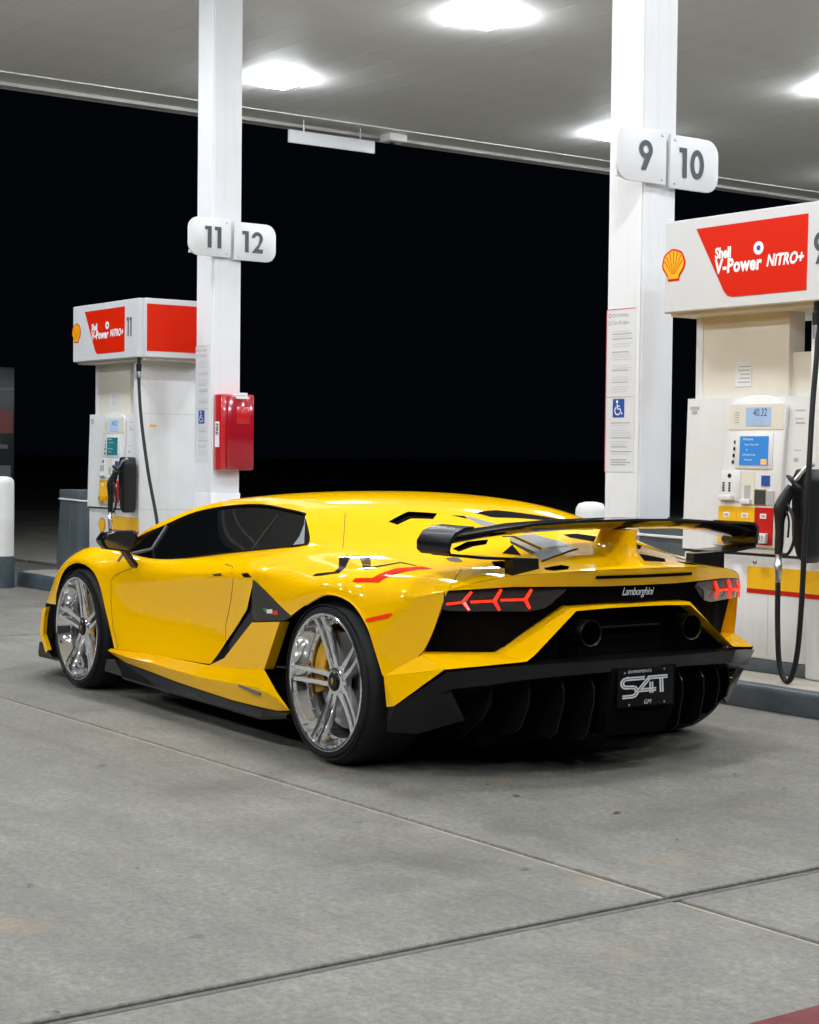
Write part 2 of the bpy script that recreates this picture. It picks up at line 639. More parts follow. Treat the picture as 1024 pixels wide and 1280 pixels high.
box('soffit_border', CX1 - .62, CX1 - .16, CY0, CY1, CZ - .012, CZ + .05, 'canopy_trim', CANOPY)
box('gutter_lip', CX1 - .158, CX1, CY0, CY1, CZ - .05, CZ + .1, 'fascia_grey', CANOPY)
box('fascia', CX1 + .002, CX1 + .06, CY0, CY1, CZ - .045, CZ + .95, 'canopy_trim', CANOPY)
box('deck', CX0 + .01, CX1 - .01, CY0 + .01, CY1 - .01, CZ + .11, CZ + .20, 'fascia_grey', CANOPY)
box('soffit_border', CX0, CX1, CY1 - .3, CY1, CZ - .010, CZ + .1, 'canopy_trim', CANOPY)
box('soffit_border', CX0, CX1, CY0 - .3, CY0 + .3, CZ - .014, CZ + .1, 'canopy_trim', CANOPY)
SEEN = {(12.7, -10.1): 'square white light glowing in the soffit left of the wide column',
        (16.2, -10.1): 'square light glowing in the soffit just right of the slim column top',
        (16.2, -15.1): 'square light half hidden behind the column numbered nine and ten',
        (12.7, -15.1): 'square light cut off by the right edge of the picture'}
lens_me = house_me = None
for ix, x in enumerate((16.2, 12.7, 9.2, 5.7, 2.2, -1.3)):
    for iy, y in enumerate((-20.1, -15.1, -10.1, -5.1, -.1, 4.9)):
        lab = SEEN.get((x, y), 'square light in the station soffit beyond the picture')
        t = thing('canopy_light', lab, 'ceiling light', (x, y + (x - 12.7) * .024 - .01, CZ - .012), 0, 'square lights in the canopy soffit')
        if lens_me is None:
            h = prism('lamp_frame', [(a, b, 0) for a, b in stadium(-.225, .225, -.225, .225, .05, 3)], (0, 0, -.003), 'lamp_housing', t, 0)
            bm = bmesh.new()
            rows = []
            for hw_, zz in ((.242, -.004), (.240, -.014), (.205, -.050), (.185, -.060), (.10, -.064)):
                rows.append([bm.verts.new((p, q, zz)) for p, q in stadium(-hw_, hw_, -hw_, hw_, .04, 3)])
            for ra, rb in zip(rows, rows[1:]):
                for q in range(len(ra)):
                    bm.faces.new((ra[q], ra[(q + 1) % len(ra)], rb[(q + 1) % len(ra)], rb[q]))
            bm.faces.new(rows[0])
            bm.faces.new(rows[-1][::-1])
            g_ = done(bm, 'lamp_lens', 'lamp_glow', t)
            house_me, lens_me = h.data, g_.data
        else:
            for nm, me in (('lamp_frame', house_me), ('lamp_lens', lens_me)):
                o = bpy.data.objects.new(nm, me)
                COL.objects.link(o)
                o.parent = t
# hanging blank board under the canopy edge, and a small camera housing
hs = thing('hanging_board', 'blank white board hung on two rods under the canopy edge', 'sign', (18.0, -11.93, 5.1))
box('board', -.015, .015, -.64, .64, 0, .155, 'sign_white', hs, .004)
for y in (-.42, .42):
    tube('hanging_rod', [(0, y, .15), (0, y, .29)], .009, 'steel', hs, 6)
cb = thing('camera_housing', 'small white housing fixed under the canopy edge beside the hanging board', 'camera', (18.05, -12.88, 5.388))
box('housing', -.12, .12, -.16, .12, -.10, 0, 'canopy_trim', cb, .02)
lathe('camera_eye', [(.04, -.10), (.035, -.125), (.001, -.13)], 'z', 'plastic_black', cb, 12)


# ================================================================== columns
def notice(col, x0, x1, z0, z1, y, seed, big):
    """printed notice on the column face that looks towards the lane (+y)"""
    nb = box('notice_board', x0, x1, y, y + .002, z0, z1, 'sign_white', col)
    yy = y + .0035
    X = (-1, 0, 0)
    flat('notice_border', [(x1, yy, z1), (x1, yy, z0), (x1 - .006, yy, z0), (x1 - .006, yy, z1)], 'print_red' if big else 'print_light', nb)
    flat('notice_border', [(x1, yy, z1), (x0, yy, z1), (x0, yy, z1 - .005), (x1, yy, z1 - .005)], 'print_red' if big else 'print_grey', nb)
    r_ = random.Random(seed)
    w = x1 - x0
    text('notice_text', 'No smoking', .036, (x1 - .055, yy, z1 - .050), X, (0, 0, 1), 'print_grey', nb, sx=.8)
    text('notice_text', 'Turn off engine', .036, (x1 - .055, yy, z1 - .098), X, (0, 0, 1), 'print_grey', nb, sx=.66)
    for k in range(2):
        lathe('notice_icon', [(.014, 0), (.014, .001), (.010, .001), (.010, 0)], 'y', 'print_red' if k == 0 else 'print_grey', nb, 12, (x1 - .032, yy - .001, z1 - .040 - .048 * k), closed=True)
    zs = z1 - .14
    ws = z0 + (z1 - z0) * .45
    while zs > z0 + .04:
        if ws - .135 < zs < ws + .02:
            zs = ws - .15
            continue
        for q in range(r_.randint(2, 4)):
            le = w * r_.uniform(.52, .74)
            flat('text_line', [(x1 - .055, yy, zs), (x1 - .055 - le, yy, zs), (x1 - .055 - le, yy, zs - .006), (x1 - .055, yy, zs - .006)], 'print_light' if r_.random() < .7 else 'print_grey', nb)
            zs -= .0155
        zs -= r_.uniform(.010, .03)
    flat('notice_rule', [(x1 - .01, yy, ws + .012), (x0 + .01, yy, ws + .012), (x0 + .01, yy, ws + .008), (x1 - .01, yy, ws + .008)], 'print_grey', nb)
    # wheelchair symbol
    xc, zc = (x0 + x1) / 2 + .010, ws - .06
    bl = prism('wheelchair_sign', [(xc + .052, yy, zc + .058), (xc - .052, yy, zc + .058), (xc - .052, yy, zc - .058), (xc + .052, yy, zc - .058)], (0, .001, 0), 'blue_sign', nb)
    sy = yy + .0016
    P = lambda u, v: (xc - u * .1, sy, zc + v * .1)
    lathe('symbol_head', [(.0095, 0), (.0095, .001)], 'y', 'print_white', bl, 12, (xc + .012, sy - .001, zc + .040))
    for ln_, wd in (([(-.10, .26), (-.08, -.05), (.16, -.05), (.30, -.36), (.38, -.33)], .008), ([(-.08, .12), (.14, .12)], .006),
                    ([(-.18, .08)] + [(-.06 + .25 * math.cos(RAD(a)), -.16 + .25 * math.sin(RAD(a))) for a in range(130, 345, 20)], .007)):
        bm = bmesh.new()
        add_tube(bm, [P(*q) for q in ln_], wd * .6, 5)
        for v in bm.verts:
            v.co.y = sy + (v.co.y - sy) * .1
        done(bm, 'symbol_stroke', 'print_white', bl)


def numerals(parent, s, org, right, h, m, sx=1.0):
    """bold numerals of height h centred on org, one part for each"""
    Rv = Vector(right)
    w = {'1': .36 * h, '0': .66 * h, '2': .62 * h, '9': .62 * h}
    gap = .16 * h
    tot = (sum(w[c] for c in s) + gap * (len(s) - 1)) * sx
    u = -tot / 2
    for c in s:
        cw = w[c] * sx
        if c == '1':
            pl = [(cw * .42, 0), (cw, 0), (cw, h), (0, h), (0, h * .83), (cw * .42, h * .83)]
            loops = [pl]
        elif c == '0':
            el = lambda k: [(cw / 2 + (cw / 2 - k) * math.cos(RAD(q)), h / 2 + (h / 2 - k) * math.sin(RAD(q))) for q in range(0, 360, 15)]
            loops = [el(0), el(.19 * h * sx)]
        elif c == '9':
            r0 = cw / 2
            cy = h - r0 / sx
            o = [(r0 + r0 * math.cos(RAD(q)), cy + r0 / sx * math.sin(RAD(q))) for q in range(0, 360, 15)]
            i_ = [(r0 + r0 * .42 * math.cos(RAD(q)), cy + r0 / sx * .42 * math.sin(RAD(q))) for q in range(0, 360, 15)]
            loops = [o, i_]
            tail = [(cw, cy), (cw * .93, cy - h * .16), (cw * .50, 0), (cw * .14, 0), (cw * .50, cy - h * .20)]
        elif c == '2':
            r0 = cw / 2
            cy = h - r0 / sx
            o = [(r0 + r0 * math.cos(RAD(q)), cy + r0 / sx * math.sin(RAD(q))) for q in range(180, -41, -15)]
            i_ = [(r0 + r0 * .42 * math.cos(RAD(q)), cy + r0 / sx * .42 * math.sin(RAD(q))) for q in range(-40, 181, 15)]
            loops = [o + [(cw * .60, h * .19), (cw, h * .19), (cw, 0), (0, 0), (cw * .62, h * .43)] + i_]
        vs, fs = [], []
        P = lambda a, b: Vector(org) + Rv * (u + a) + Vector((0, 0, b))
        if len(loops) == 1:
            vs = [P(*q) for q in loops[0]]
            tri = tessellate_polygon([[Vector((a, b, 0)) for a, b in loops[0]]])
            fs = [tuple(t_) for t_ in tri]
        else:
            n = len(loops[0])
            vs = [P(*q) for q in loops[0] + loops[1]]
            fs = [(k, (k + 1) % n, n + (k + 1) % n, n + k) for k in range(n)]
            if c == '9':
                k0 = len(vs)
                off = Rv.cross(Vector((0, 0, 1))) * .0004
                vs += [P(*q) + off for q in tail]
                fs.append(tuple(range(k0, k0 + 5)))
        raw(vs, fs, 'digit', m, parent, recalc=False)
        u += cw + gap * sx


def number_board(name, label, x, y0, y1, outer, txt, dz=0.0):
    """rounded board facing -x; outer = side with the rounded corners"""
    z0, z1 = 3.005, 3.335
    t = thing(name, label, 'sign', (x, (y0 + y1) / 2, z0 + dz))
    hw, hh = (y1 - y0) / 2, z1 - z0
    r = .10
    if outer > 0:
        pts = [(-hw, 0), (hw - r, 0)] + [(hw - r + r * math.sin(RAD(a)), r - r * math.cos(RAD(a))) for a in range(15, 90, 15)] + [(hw, r), (hw, hh - r)] + \
              [(hw - r + r * math.cos(RAD(a)), hh - r + r * math.sin(RAD(a))) for a in range(15, 90, 15)] + [(hw - r, hh), (-hw, hh)]
    else:
        pts = [(hw, hh), (-hw + r, hh)] + [(-hw + r - r * math.sin(RAD(a)), hh - r + r * math.cos(RAD(a))) for a in range(15, 90, 15)] + [(-hw, hh - r), (-hw, r)] + \
              [(-hw + r - r * math.cos(RAD(a)), r - r * math.sin(RAD(a))) for a in range(15, 90, 15)] + [(-hw + r, 0), (hw, 0)]
    prism('board', [(-.012, a, b) for a, b in pts], (.022, 0, 0), 'sign_white', t, .003)
    numerals(t, txt, (-.0165, -.03 * outer, .072), (0, -1, 0), .185, 'sign_grey')
    for yb in (-hw * .82, hw * .82):
        for zb in (.03, hh - .03):
            if yb * outer < 0:
                lathe('sign_bolt', [(.008, 0), (.008, -.004), (.004, -.006)], 'x', 'steel', t, 8, (-.012, yb, zb))
    box('mounting_bracket', .012, .03, -hw * .9, hw * .9, .02, .045, 'column_white', t)


def column(x0, x1, label, seed, big, a, b):
    y0, y1 = -7.775, -7.49
    c = thing('canopy_column', label, 'column', ((x0 + x1) / 2, (y0 + y1) / 2, .127))
    ox, oy, oz = c.location
    bm = bmesh.new()
    add_box(bm, x0 - ox, x1 - ox, y0 - oy, y1 - oy, 0, CZ - oz + .10)
    es = [e for e in bm.edges if abs(e.verts[0].co.z - e.verts[1].co.z) > 1]
    bmesh.ops.bevel(bm, geom=es, offset=.012, segments=3, affect='EDGES')
    done(bm, 'shaft', 'column_white', c, smooth=True, angle=40)
    box('base_plate', x0 - ox - .05, x1 - ox + .05, y0 - oy - .05, y1 - oy + .05, 0, .02, 'column_white', c, .004)
    if not big:
        box('base_shroud', x0 - ox - .004, x1 - ox + .004, y0 - oy - .004, y1 - oy + .004, .02, .83, 'column_white', c, .003)
    notice(c, x0 - ox + .045, x1 - ox - .005, 1.22 - oz, 2.245 - oz, y1 - oy + .0005, seed, big)
    xb = x0 - .034
    number_board('number_sign', 'rounded white sign reading ' + a + ' on the ' + ('wide' if big else 'slim') + ' column, lane side', xb, -7.640, -7.225, 1, a)
    number_board('number_sign', 'rounded white sign reading ' + b + ' on the ' + ('wide' if big else 'slim') + ' column, far side', xb, -8.10, -7.675, -1, b, -.012)
    return c


column(7.82, 8.135, 'wide white square canopy column with notices between pump and car wing', 5, True, '9', '10')
column(13.15, 13.44, 'slimmer white canopy column carrying a red extinguisher box', 6, False, '11', '12')

# fire extinguisher box -------------------------------------------------
fx = thing('extinguisher_box', 'red fire extinguisher box with clear front on the slim column', 'extinguisher box', (13.145, -7.67, 1.16))
box('case', -.135, 0, -.168, .168, 0, .66, 'extinguisher_red', fx, .018)
box('window', -.160, -.136, -.150, .118, .02, .645, 'extinguisher_window', fx, .01)
box('label_tab', -.166, -.158, -.075, .035, .62, .672, 'print_white', fx)
box('window_recess', -.164, -.158, -.105, .03, .40, .555, 'extinguisher_red', fx, .005)
# FIRE on the face that looks towards the lane
box('fire_label', -.105, -.035, .166, .1705, .20, .42, 'print_white', fx)
text('fire_text', 'FIRE', .058, (-.050, .1718, .405), (0, 0, -1), (-1, 0, 0), 'print_black', fx, bold=.002, sx=.95)
text('tab_text', 'PULL DOWN', .014, (-.1672, .028, .642), (0, -1, 0), (0, 0, 1), 'print_black', fx)
tube('key_cord', [(-.06, -.06, 0), (-.055, -.065, -.03), (-.06, -.06, -.045)], .004, 'plastic_black', fx, 5)


# bollards, bins ----------------------------------------------------------
def bollard(label, x, y, z0, h, r, basez):
    t = thing('bollard', label, 'bollard', (x, y, z0), 0, 'white steel bollards by the pump island')
    lathe('post', [(r, basez), (r, h - .07), (r * .97, h - .04), (r * .80, h - .012), (r * .4, h), (.001, h + .002)], 'z', 'bollard_white', t, 28)
    if basez > .02:
        lathe('painted_base', [(r + .006, 0), (r + .006, basez), (r, basez + .002)], 'z', 'kerb_paint', t, 28)


bollard('short white bollard just left of the wide column', 8.84, -8.02, .127, .875, .105, .01)
bollard('white bollard standing behind the right edge of the wide column', 8.14, -7.93, .127, 1.02, .09, .01)
bollard('white bollard with blue-grey base at the far left edge', 15.585, -6.594, 0, 1.06, .115, .30)


def waste_bin(label, x, y, z):
    t = thing('waste_bin', label, 'bin', (x, y, z), 0, 'blue-grey waste bins on the island')
    bm = bmesh.new()
    rows = []
    for zz, k in ((0, .98), (.04, 1.02), (.10, 1.03), (.72, .92), (.75, .95), (.80, .94)):
        rows.append([bm.verts.new((a * k, b * k, zz)) for a, b in stadium(-.26, .26, -.27, .27, .06, 3)])
    for a, b in zip(rows, rows[1:]):
        for i in range(len(a)):
            bm.faces.new((a[i], a[(i + 1) % len(a)], b[(i + 1) % len(a)], b[i]))
    bm.faces.new(rows[0])
    bm.faces.new(rows[-1][::-1])
    done(bm, 'body', 'bin_grey', t, smooth=True, angle=40)
    tube('liner_edge', [(a * .955, b * .955, .705 + .012 * math.sin(7 * a + 5 * b)) for a, b in stadium(-.26, .26, -.27, .27, .06, 4)], .009, 'sign_white', t, 6)
    tube('front_rib', [(-.05, .272, .12), (-.045, .262, .45), (-.055, .250, .66)], .007, 'bin_grey', t, 6)


waste_bin('tall blue-grey waste bin beyond the far left pump', 15.66, -7.57, .127)
waste_bin('blue-grey waste bin partly seen between wide column and right pump', 7.58, -7.72, .127)

# dark poster machine far off
vm = thing('vending_machine', 'dark unlit vending machine with red picture at far left background', 'vending machine', (25.2, -10.25, -.03))
box('cabinet', 0, .8, -.62, .8, .05, 2.62, 'poster_dark', vm, .02)
box('top_strip', -.012, 0, -.60, .78, 2.26, 2.30, 'poster_grey', vm)
box('picture', -.012, 0, -.58, .78, 1.60, 1.95, 'poster_red', vm)
box('picture_text', -.012, 0, -.50, .2, 1.36, 1.42, 'poster_grey', vm)
box('coin_panel', -.012, 0, -.55, .5, .85, 1.10, 'poster_grey', vm)


# ================================================================== fuel pumps
def scallop(parent, x, z, w, y, simple=False):
    """scallop-shell emblem on a face looking to +y"""
    yy = y + .0015
    H = w * .93

    def outline(k, dz=0.0):
        pts = []
        for a in range(-30, 211, 12):
            wob = 1 + .025 * math.cos(RAD(a * 7.5))
            pts.append((x - k * w * .5 * wob * math.cos(RAD(a)), z + dz + k * H * .48 * wob * math.sin(RAD(a)) + H * .02))
        pts += [(x + k * w * .26, z + dz - k * H * .42), (x + k * w * .24, z + dz - k * H * .56), (x - k * w * .24, z + dz - k * H * .56), (x - k * w * .26, z + dz - k * H * .42)]
        return pts
    em = prism('emblem', [(a, yy, b) for a, b in outline(1.0)], (0, .001, 0), 'logo_red', parent)
    prism('emblem_field', [(a, yy + .0012, b) for a, b in outline(.87)], (0, .001, 0), 'logo_yellow', em)
    if not simple:
        for k in range(-3, 4):
            a = RAD(90 + k * 25)
            p0 = (x - k * w * .018, yy + .0026, z - H * .34)
            p1 = (x + w * .40 * math.cos(a), yy + .0026, z + H * .40 * math.sin(a) + .002)
            dx, dz = p1[0] - p0[0], p1[2] - p0[2]
            L = math.hypot(dx, dz)
            nx, nz = -dz / L, dx / L
            flat('emblem_rib', [(p0[0] + nx * .001, p0[1], p0[2] + nz * .001), (p1[0] + nx * .0035, p1[1], p1[2] + nz * .0035), (p1[0] - nx * .0035, p1[1], p1[2] - nz * .0035), (p0[0] - nx * .001, p0[1], p0[2] - nz * .001)][::-1], 'logo_red', em)


def fuel_pump(X, label, num, teal):
    """X = world x of the near end of the header; all parts in the pump's own frame (x from there, y from the header face)"""
    Y0 = -7.07
    t = thing('fuel_pump', label, 'fuel pump', (X, Y0, .127))
    Z = lambda z: z - .127
    R = (-1, 0, 0)
    UP = (0, 0, 1)
    D = -.86
    xr = 6.125 - 5.817          # near end of the body
    xl = 7.150 - 5.817         # far end
    # header
    bm = bmesh.new()
    add_box(bm, 0, 1.42, D, 0, Z(2.145), Z(2.665))
    bmesh.ops.bevel(bm, geom=[e for e in bm.edges if abs(e.verts[0].co.z - e.verts[1].co.z) > .3], offset=.045, segments=4, affect='EDGES')
    bmesh.ops.bevel(bm, geom=[e for e in bm.edges if abs(e.verts[0].co.z - e.verts[1].co.z) < .01 and e.calc_face_angle(0) > 1.2], offset=.006, segments=1, affect='EDGES')
    hd = done(bm, 'header', 'header_white', t, smooth=True, angle=40)
    # red panel with writing, on both long faces
    a = lambda x: x - 5.817
    red = [(a(6.945), Z(2.603)), (a(6.132), Z(2.606)), (a(6.137), Z(2.205)), (a(6.665), Z(2.203)), (a(6.700), Z(2.212)), (a(6.728), Z(2.240))]
    prism('red_panel', [(p, .0005, q) for p, q in red], (0, .002, 0), 'logo_red', hd)
    yt = .0042
    text('brand_text', 'Shell', .082, (a(6.795), yt, Z(2.424)), R, UP, 'print_white', hd, bold=.0035, sx=.78)
    text('brand_text', 'V-Power', .105, (a(6.795), yt, Z(2.342)), R, UP, 'print_white', hd, bold=.0045, sx=.86, shear=.05, space=1.06)
    text('brand_text', 'NiTRO+', .086, (a(6.418), yt, Z(2.353)), R, UP, 'print_white', hd, bold=.0035, sx=.80, shear=.25, space=1.05)
    lathe('brand_ring', [(.036, 0), (.036, .0015), (.015, .0015), (.015, 0)], 'y', 'print_white', hd, 20, (a(6.475), .003, Z(2.455)), closed=True)
    lathe('brand_dot', [(.014, 0), (.014, .001)], 'y', 'blue_sign', hd, 12, (a(6.475), .003, Z(2.455)))
    scallop(hd, a(7.120), Z(2.420), .185, 0.0)
    numerals(hd, num, (a(6.045), yt - .002, Z(2.335)), R, .168, 'sign_grey', .62 if len(num) > 1 else .9)
    # red field on the near end of the header
    ef = [(-.0005, -.055, Z(2.615)), (-.0005, -.805, Z(2.615)), (-.0005, -.805, Z(2.200)), (-.0005, -.055, Z(2.200))]
    prism('end_panel', ef, (-.002, 0, 0), 'logo_red', hd)
    box('header_soffit', .05, 1.37, D + .05, -.05, Z(2.125), Z(2.1452), 'pump_beige', t)
    # plinth and lower cabinet
    box('yellow_band', xr - .035, xr + .088, -.1250, -.1225, Z(.592), Z(.716), 'band_yellow', t)
    box('red_line', xr - .035, xr + .088, -.1250, -.1220, Z(.566), Z(.591), 'band_red', t)
    box('plinth', xr + .02, xl - .02, -.74, -.155, 0, .075, 'kerb_paint', t, .006)
    lc = box('lower_cabinet', xr, xl, -.76, -.150, .076, Z(.775), 'pump_white', t, .012)
    box('yellow_band', xr + .015, a(6.655), -.1505, -.1475, Z(.592), Z(.716), 'band_yellow', lc)
    box('red_line', xr + .015, a(6.655), -.1505, -.1470, Z(.566), Z(.591), 'band_red', lc)
    scallop(lc, a(6.868), Z(.625), .14, -.149, True)
    lathe('cabinet_lock', [(.012, 0), (.012, .006), (.007, .008)], 'y', 'steel', lc, 12, (a(6.60), -.150, Z(.742)))
    for x in (a(6.50), a(6.86)):
        box('door_seam', x - .0015, x + .0015, -.1503, -.1492, .10, Z(.56), 'print_grey', lc)
    for k in range(5):
        box('louvre', a(7.06), a(6.92), -.1505, -.1488, .13 + .022 * k, .137 + .022 * k, 'print_grey', lc)
    # near-end wall up to the header
    box('end_wall', xr - .04, xr + .09, -.77, -.125, 0.0, Z(2.145), 'pump_white', t, .02)
    for z in (.79, 1.655):
        box('wall_seam', xr - .0408, xr - .0398, -.75, -.14, Z(z) - .0015, Z(z) + .0015, 'print_grey', t)
    for y in (-.18, -.70):
        for z in (.25, .74, .84, 1.60, 1.72, 2.08):
            lathe('wall_screw', [(.006, 0), (.006, -.002)], 'x', 'steel', t, 8, (xr - .0398, y, Z(z)))
    box('warning_sticker', xr - .0412, xr - .0400, -.30, -.22, Z(1.46), Z(1.56), 'sign_white', t)
    box('warning_stripe', xr - .0416, xr - .0410, -.295, -.225, Z(1.535), Z(1.555), 'band_yellow', t)
    # upper upright and hood behind the console
    for y1, xa in ((-.205, a(6.43)), (-.60, a(6.96))):
        box('upright', xa, xl - .025, y1 - .13, y1, Z(1.60), Z(2.145), 'pump_beige', t, .008)
        box('upright_edge', xl - .075, xl - .02, y1 - .12, y1 + .006, Z(1.60), Z(2.144), 'pump_white', t, .006)
    prism('hood_panel', [(p, -.235, q) for p, q in [(xr + .09, Z(1.58)), (a(6.60), Z(1.58)), (a(6.60), Z(1.86)), (a(6.59), Z(1.885)), (a(6.565), Z(1.90)), (xr + .09, Z(1.90))]], (0, -.12, 0), 'pump_beige', t, .008)
    box('sticker', a(6.70), a(6.82), -.2035, -.202, Z(1.72), Z(1.86), 'sign_white', t)
    for k in range(5):
        box('sticker_line', a(6.71), a(6.80) - .01 * (k % 3), -.2018, -.2010, Z(1.74 + .022 * k), Z(1.747 + .022 * k), 'print_grey', t)
    # console: leans forward towards its foot
    yt_, yb_ = -.150, -.128

    def yc(z):
        return yb_ + (yt_ - yb_) * (z - .79) / (1.66 - .79)
    con = []
    for z, dx in ((.79, .004), (1.20, .002), (1.655, 0)):
        con.append([(xr + .09, yc(z)), (xl - .012 + dx, yc(z)), (xl - .012 + dx, -.24), (xr + .09, -.24)])
    vs = [(p[0], p[1], Z(z)) for row, z in zip(con, (.79, 1.20, 1.655)) for p in row]
    fs = [(4 * i + j, 4 * i + (j + 1) % 4, 4 * i + 4 + (j + 1) % 4, 4 * i + 4 + j) for i in range(2) for j in range(4)] + [(0, 1, 2, 3), (8, 11, 10, 9)]
    cn = raw(vs, fs, 'console', 'pump_white', t)

    def C(x, z, off=0.0):
        return (a(x), yc(z) + off, Z(z))

    def slab(name, x0, x1, z0, z1, m, th=.004, par=None, off=0.0, bev=0.0):
        return prism(name, [C(x0, z0, off), C(x1, z0, off), C(x1, z1, off), C(x0, z1, off)], (0, th, 0), m, par or cn, bev)
    s_ = .025   # the console stands a little nearer than the plane its fittings were sized on
    # arched surround
    ar = [(6.86, .825), (6.815, 1.05), (6.76, 1.585)] + [(6.55 + .21 * math.cos(RAD(q)), 1.590 + .075 * math.sin(RAD(q))) for q in range(15, 170, 15)] + [(6.34, 1.585), (6.365, 1.05), (6.385, .825)]
    ar = [(x + s_, z) for x, z in ar]
    fr = prism('console_surround', [C(x, z) for x, z in ar], (0, .028, 0), 'pump_white', cn, .006)
    # LCD bay
    slab('display_bay', 6.755 + s_, 6.355 + s_, 1.475, 1.615, 'pump_beige', .003, cn, .028)
    l = slab('price_display', 6.628 + s_, 6.448 + s_, 1.497, 1.597, 'lcd', .004, cn, .031)
    text('display_text', '40.32', .062, C(6.575 + s_, 1.548, .0365), R, UP, 'print_black', l, sx=.75, shear=.12)
    text('display_text', '10.756', .042, C(6.585 + s_, 1.506, .0365), R, UP, 'print_grey', l, sx=.80, shear=.12)
    for k in range(5):
        slab('speaker_slot', 6.715 + s_, 6.680 + s_, 1.512 + .014 * k, 1.516 + .014 * k, 'print_grey', .001, cn, .0315)
    # screen
    slab('screen_bezel', 6.700 + s_, 6.425 + s_, 1.258, 1.455, 'pump_white', .005, cn, .028, .001)
    sc = slab('screen', 6.665 + s_, 6.455 + s_, 1.278, 1.438, 'screen_teal' if teal else 'screen_blue', .003, cn, .033)
    for q, (tx, sz) in enumerate((('Welcome', .020), ('Insert Your card', .016), ('or', .014), ('call inside to pay', .015), ('If required', .014))):
        text('screen_text', tx, sz, C(6.640 + s_ - .012 * (q % 3), 1.415 - .028 * q, .0375), R, UP, 'print_white', sc, sx=.95)
    if not teal:
        slab('screen_spot', 6.505 + s_, 6.463 + s_, 1.282, 1.312, 'screen_orange', .001, sc, .0365)
    for k in range(4):
        for x in (6.712, 6.440):
            slab('soft_key', x + s_ + .004 * (3 - k), x + s_ - .014 + .004 * (3 - k), 1.284 + .037 * k, 1.303 + .037 * k, 'plastic_black', .004, cn, .0285)
    # card, keypad and receipt units
    u1 = slab('receipt_unit', 6.800 + s_, 6.655 + s_, 1.075, 1.245, 'pump_white', .006, cn, .028, .002)
    slab('receipt_lip', 6.795 + s_, 6.695 + s_, 1.080, 1.108, 'pump_white', .030, u1, .034, .004)
    lathe('receipt_lock', [(.013, 0), (.013, .003)], 'y', 'plastic_black', u1, 14, C(6.735 + s_, 1.217, .034))
    for k in range(4):
        for x in (6.785, 6.740):
            slab('keypad_key', x + s_, x + s_ - .014, 1.128 + .014 * k, 1.138 + .014 * k, 'plastic_black', .002, u1, .034)
    slab('card_bay', 6.645 + s_, 6.550 + s_, 1.060, 1.240, 'pump_beige', .003, cn, .028)
    slab('card_slot', 6.620 + s_, 6.580 + s_, 1.090, 1.165, 'print_grey', .003, cn, .031)
    slab('card_lip', 6.640 + s_, 6.565 + s_, 1.062, 1.090, 'pump_white', .022, cn, .031, .003)
    slab('tap_reader', 6.500 + s_, 6.440 + s_, 1.165, 1.222, 'blue_sign', .005, cn, .028)
    rb = slab('reader_window', 6.542 + s_, 6.470 + s_, 1.062, 1.138, 'print_black', .006, cn, .028)
    slab('reader_frame', 6.548 + s_, 6.464 + s_, 1.056, 1.144, 'gold', .003, cn, .028)
    slab('reader_side', 6.462 + s_, 6.405 + s_, 1.062, 1.138, 'print_grey', .005, cn, .028)
    # grade buttons
    for k, (m, n_) in enumerate((('band_yellow', '87'), ('band_yellow', '89'), ('band_red', '93'))):
        x0 = 6.812 + s_ - .1365 * k
        g = slab('grade_panel', x0, x0 - .133, .840, 1.046, m, .004, cn, .028)
        w_ = slab('grade_price', x0 - .040, x0 - .085, .985, 1.012, 'print_white', .002, g, .032)
        slab('price_digit', x0 - .048, x0 - .078, .992, 1.005, 'print_grey', .001, g, .0342)
        b_ = slab('grade_button', x0 - .050, x0 - .105, .850, .905, 'logo_yellow' if k < 2 else 'sign_white', .030, g, .032, .004)
        text('octane_number', n_, .045, C(x0 - .056, .862, .0625), R, UP, 'print_black', b_, sx=.85)
    # small printed labels
    for x, z, w, h_ in ((7.09, 1.59, .07, .02), (7.075, 1.565, .04, .02), (6.30, 1.575, .07, .006), (6.30, 1.53, .06, .006), (6.295, 1.505, .065, .010), (6.30, 1.36, .05, .005), (6.30, 1.30, .03, .02)):
        slab('printed_label', x + s_, x + s_ - w, z, z + h_, 'print_grey', .001, cn, .0005)
    # boot that holds the nozzle
    bt = prism('nozzle_boot', [(a(p), 0, Z(q)) for p, q in [(6.165, 1.262), (6.085, 1.262), (6.070, 1.20), (6.075, .80), (6.10, .76), (6.15, .80), (6.185, .90), (6.195, 1.20)]], (0, -.125, 0), 'plastic_black', t, .012)
    bt.location = (0, .03, 0)
    box('console_shadow_gap', xr + .095, xl, -.235, -.152, Z(.776), Z(.789), 'print_black', t)
    return t


fuel_pump(5.817, 'white fuel pump with red header and blue screen at right edge', '9', False)
fuel_pump(13.667, 'white fuel pump with teal screen behind the front of the car', '11', True)


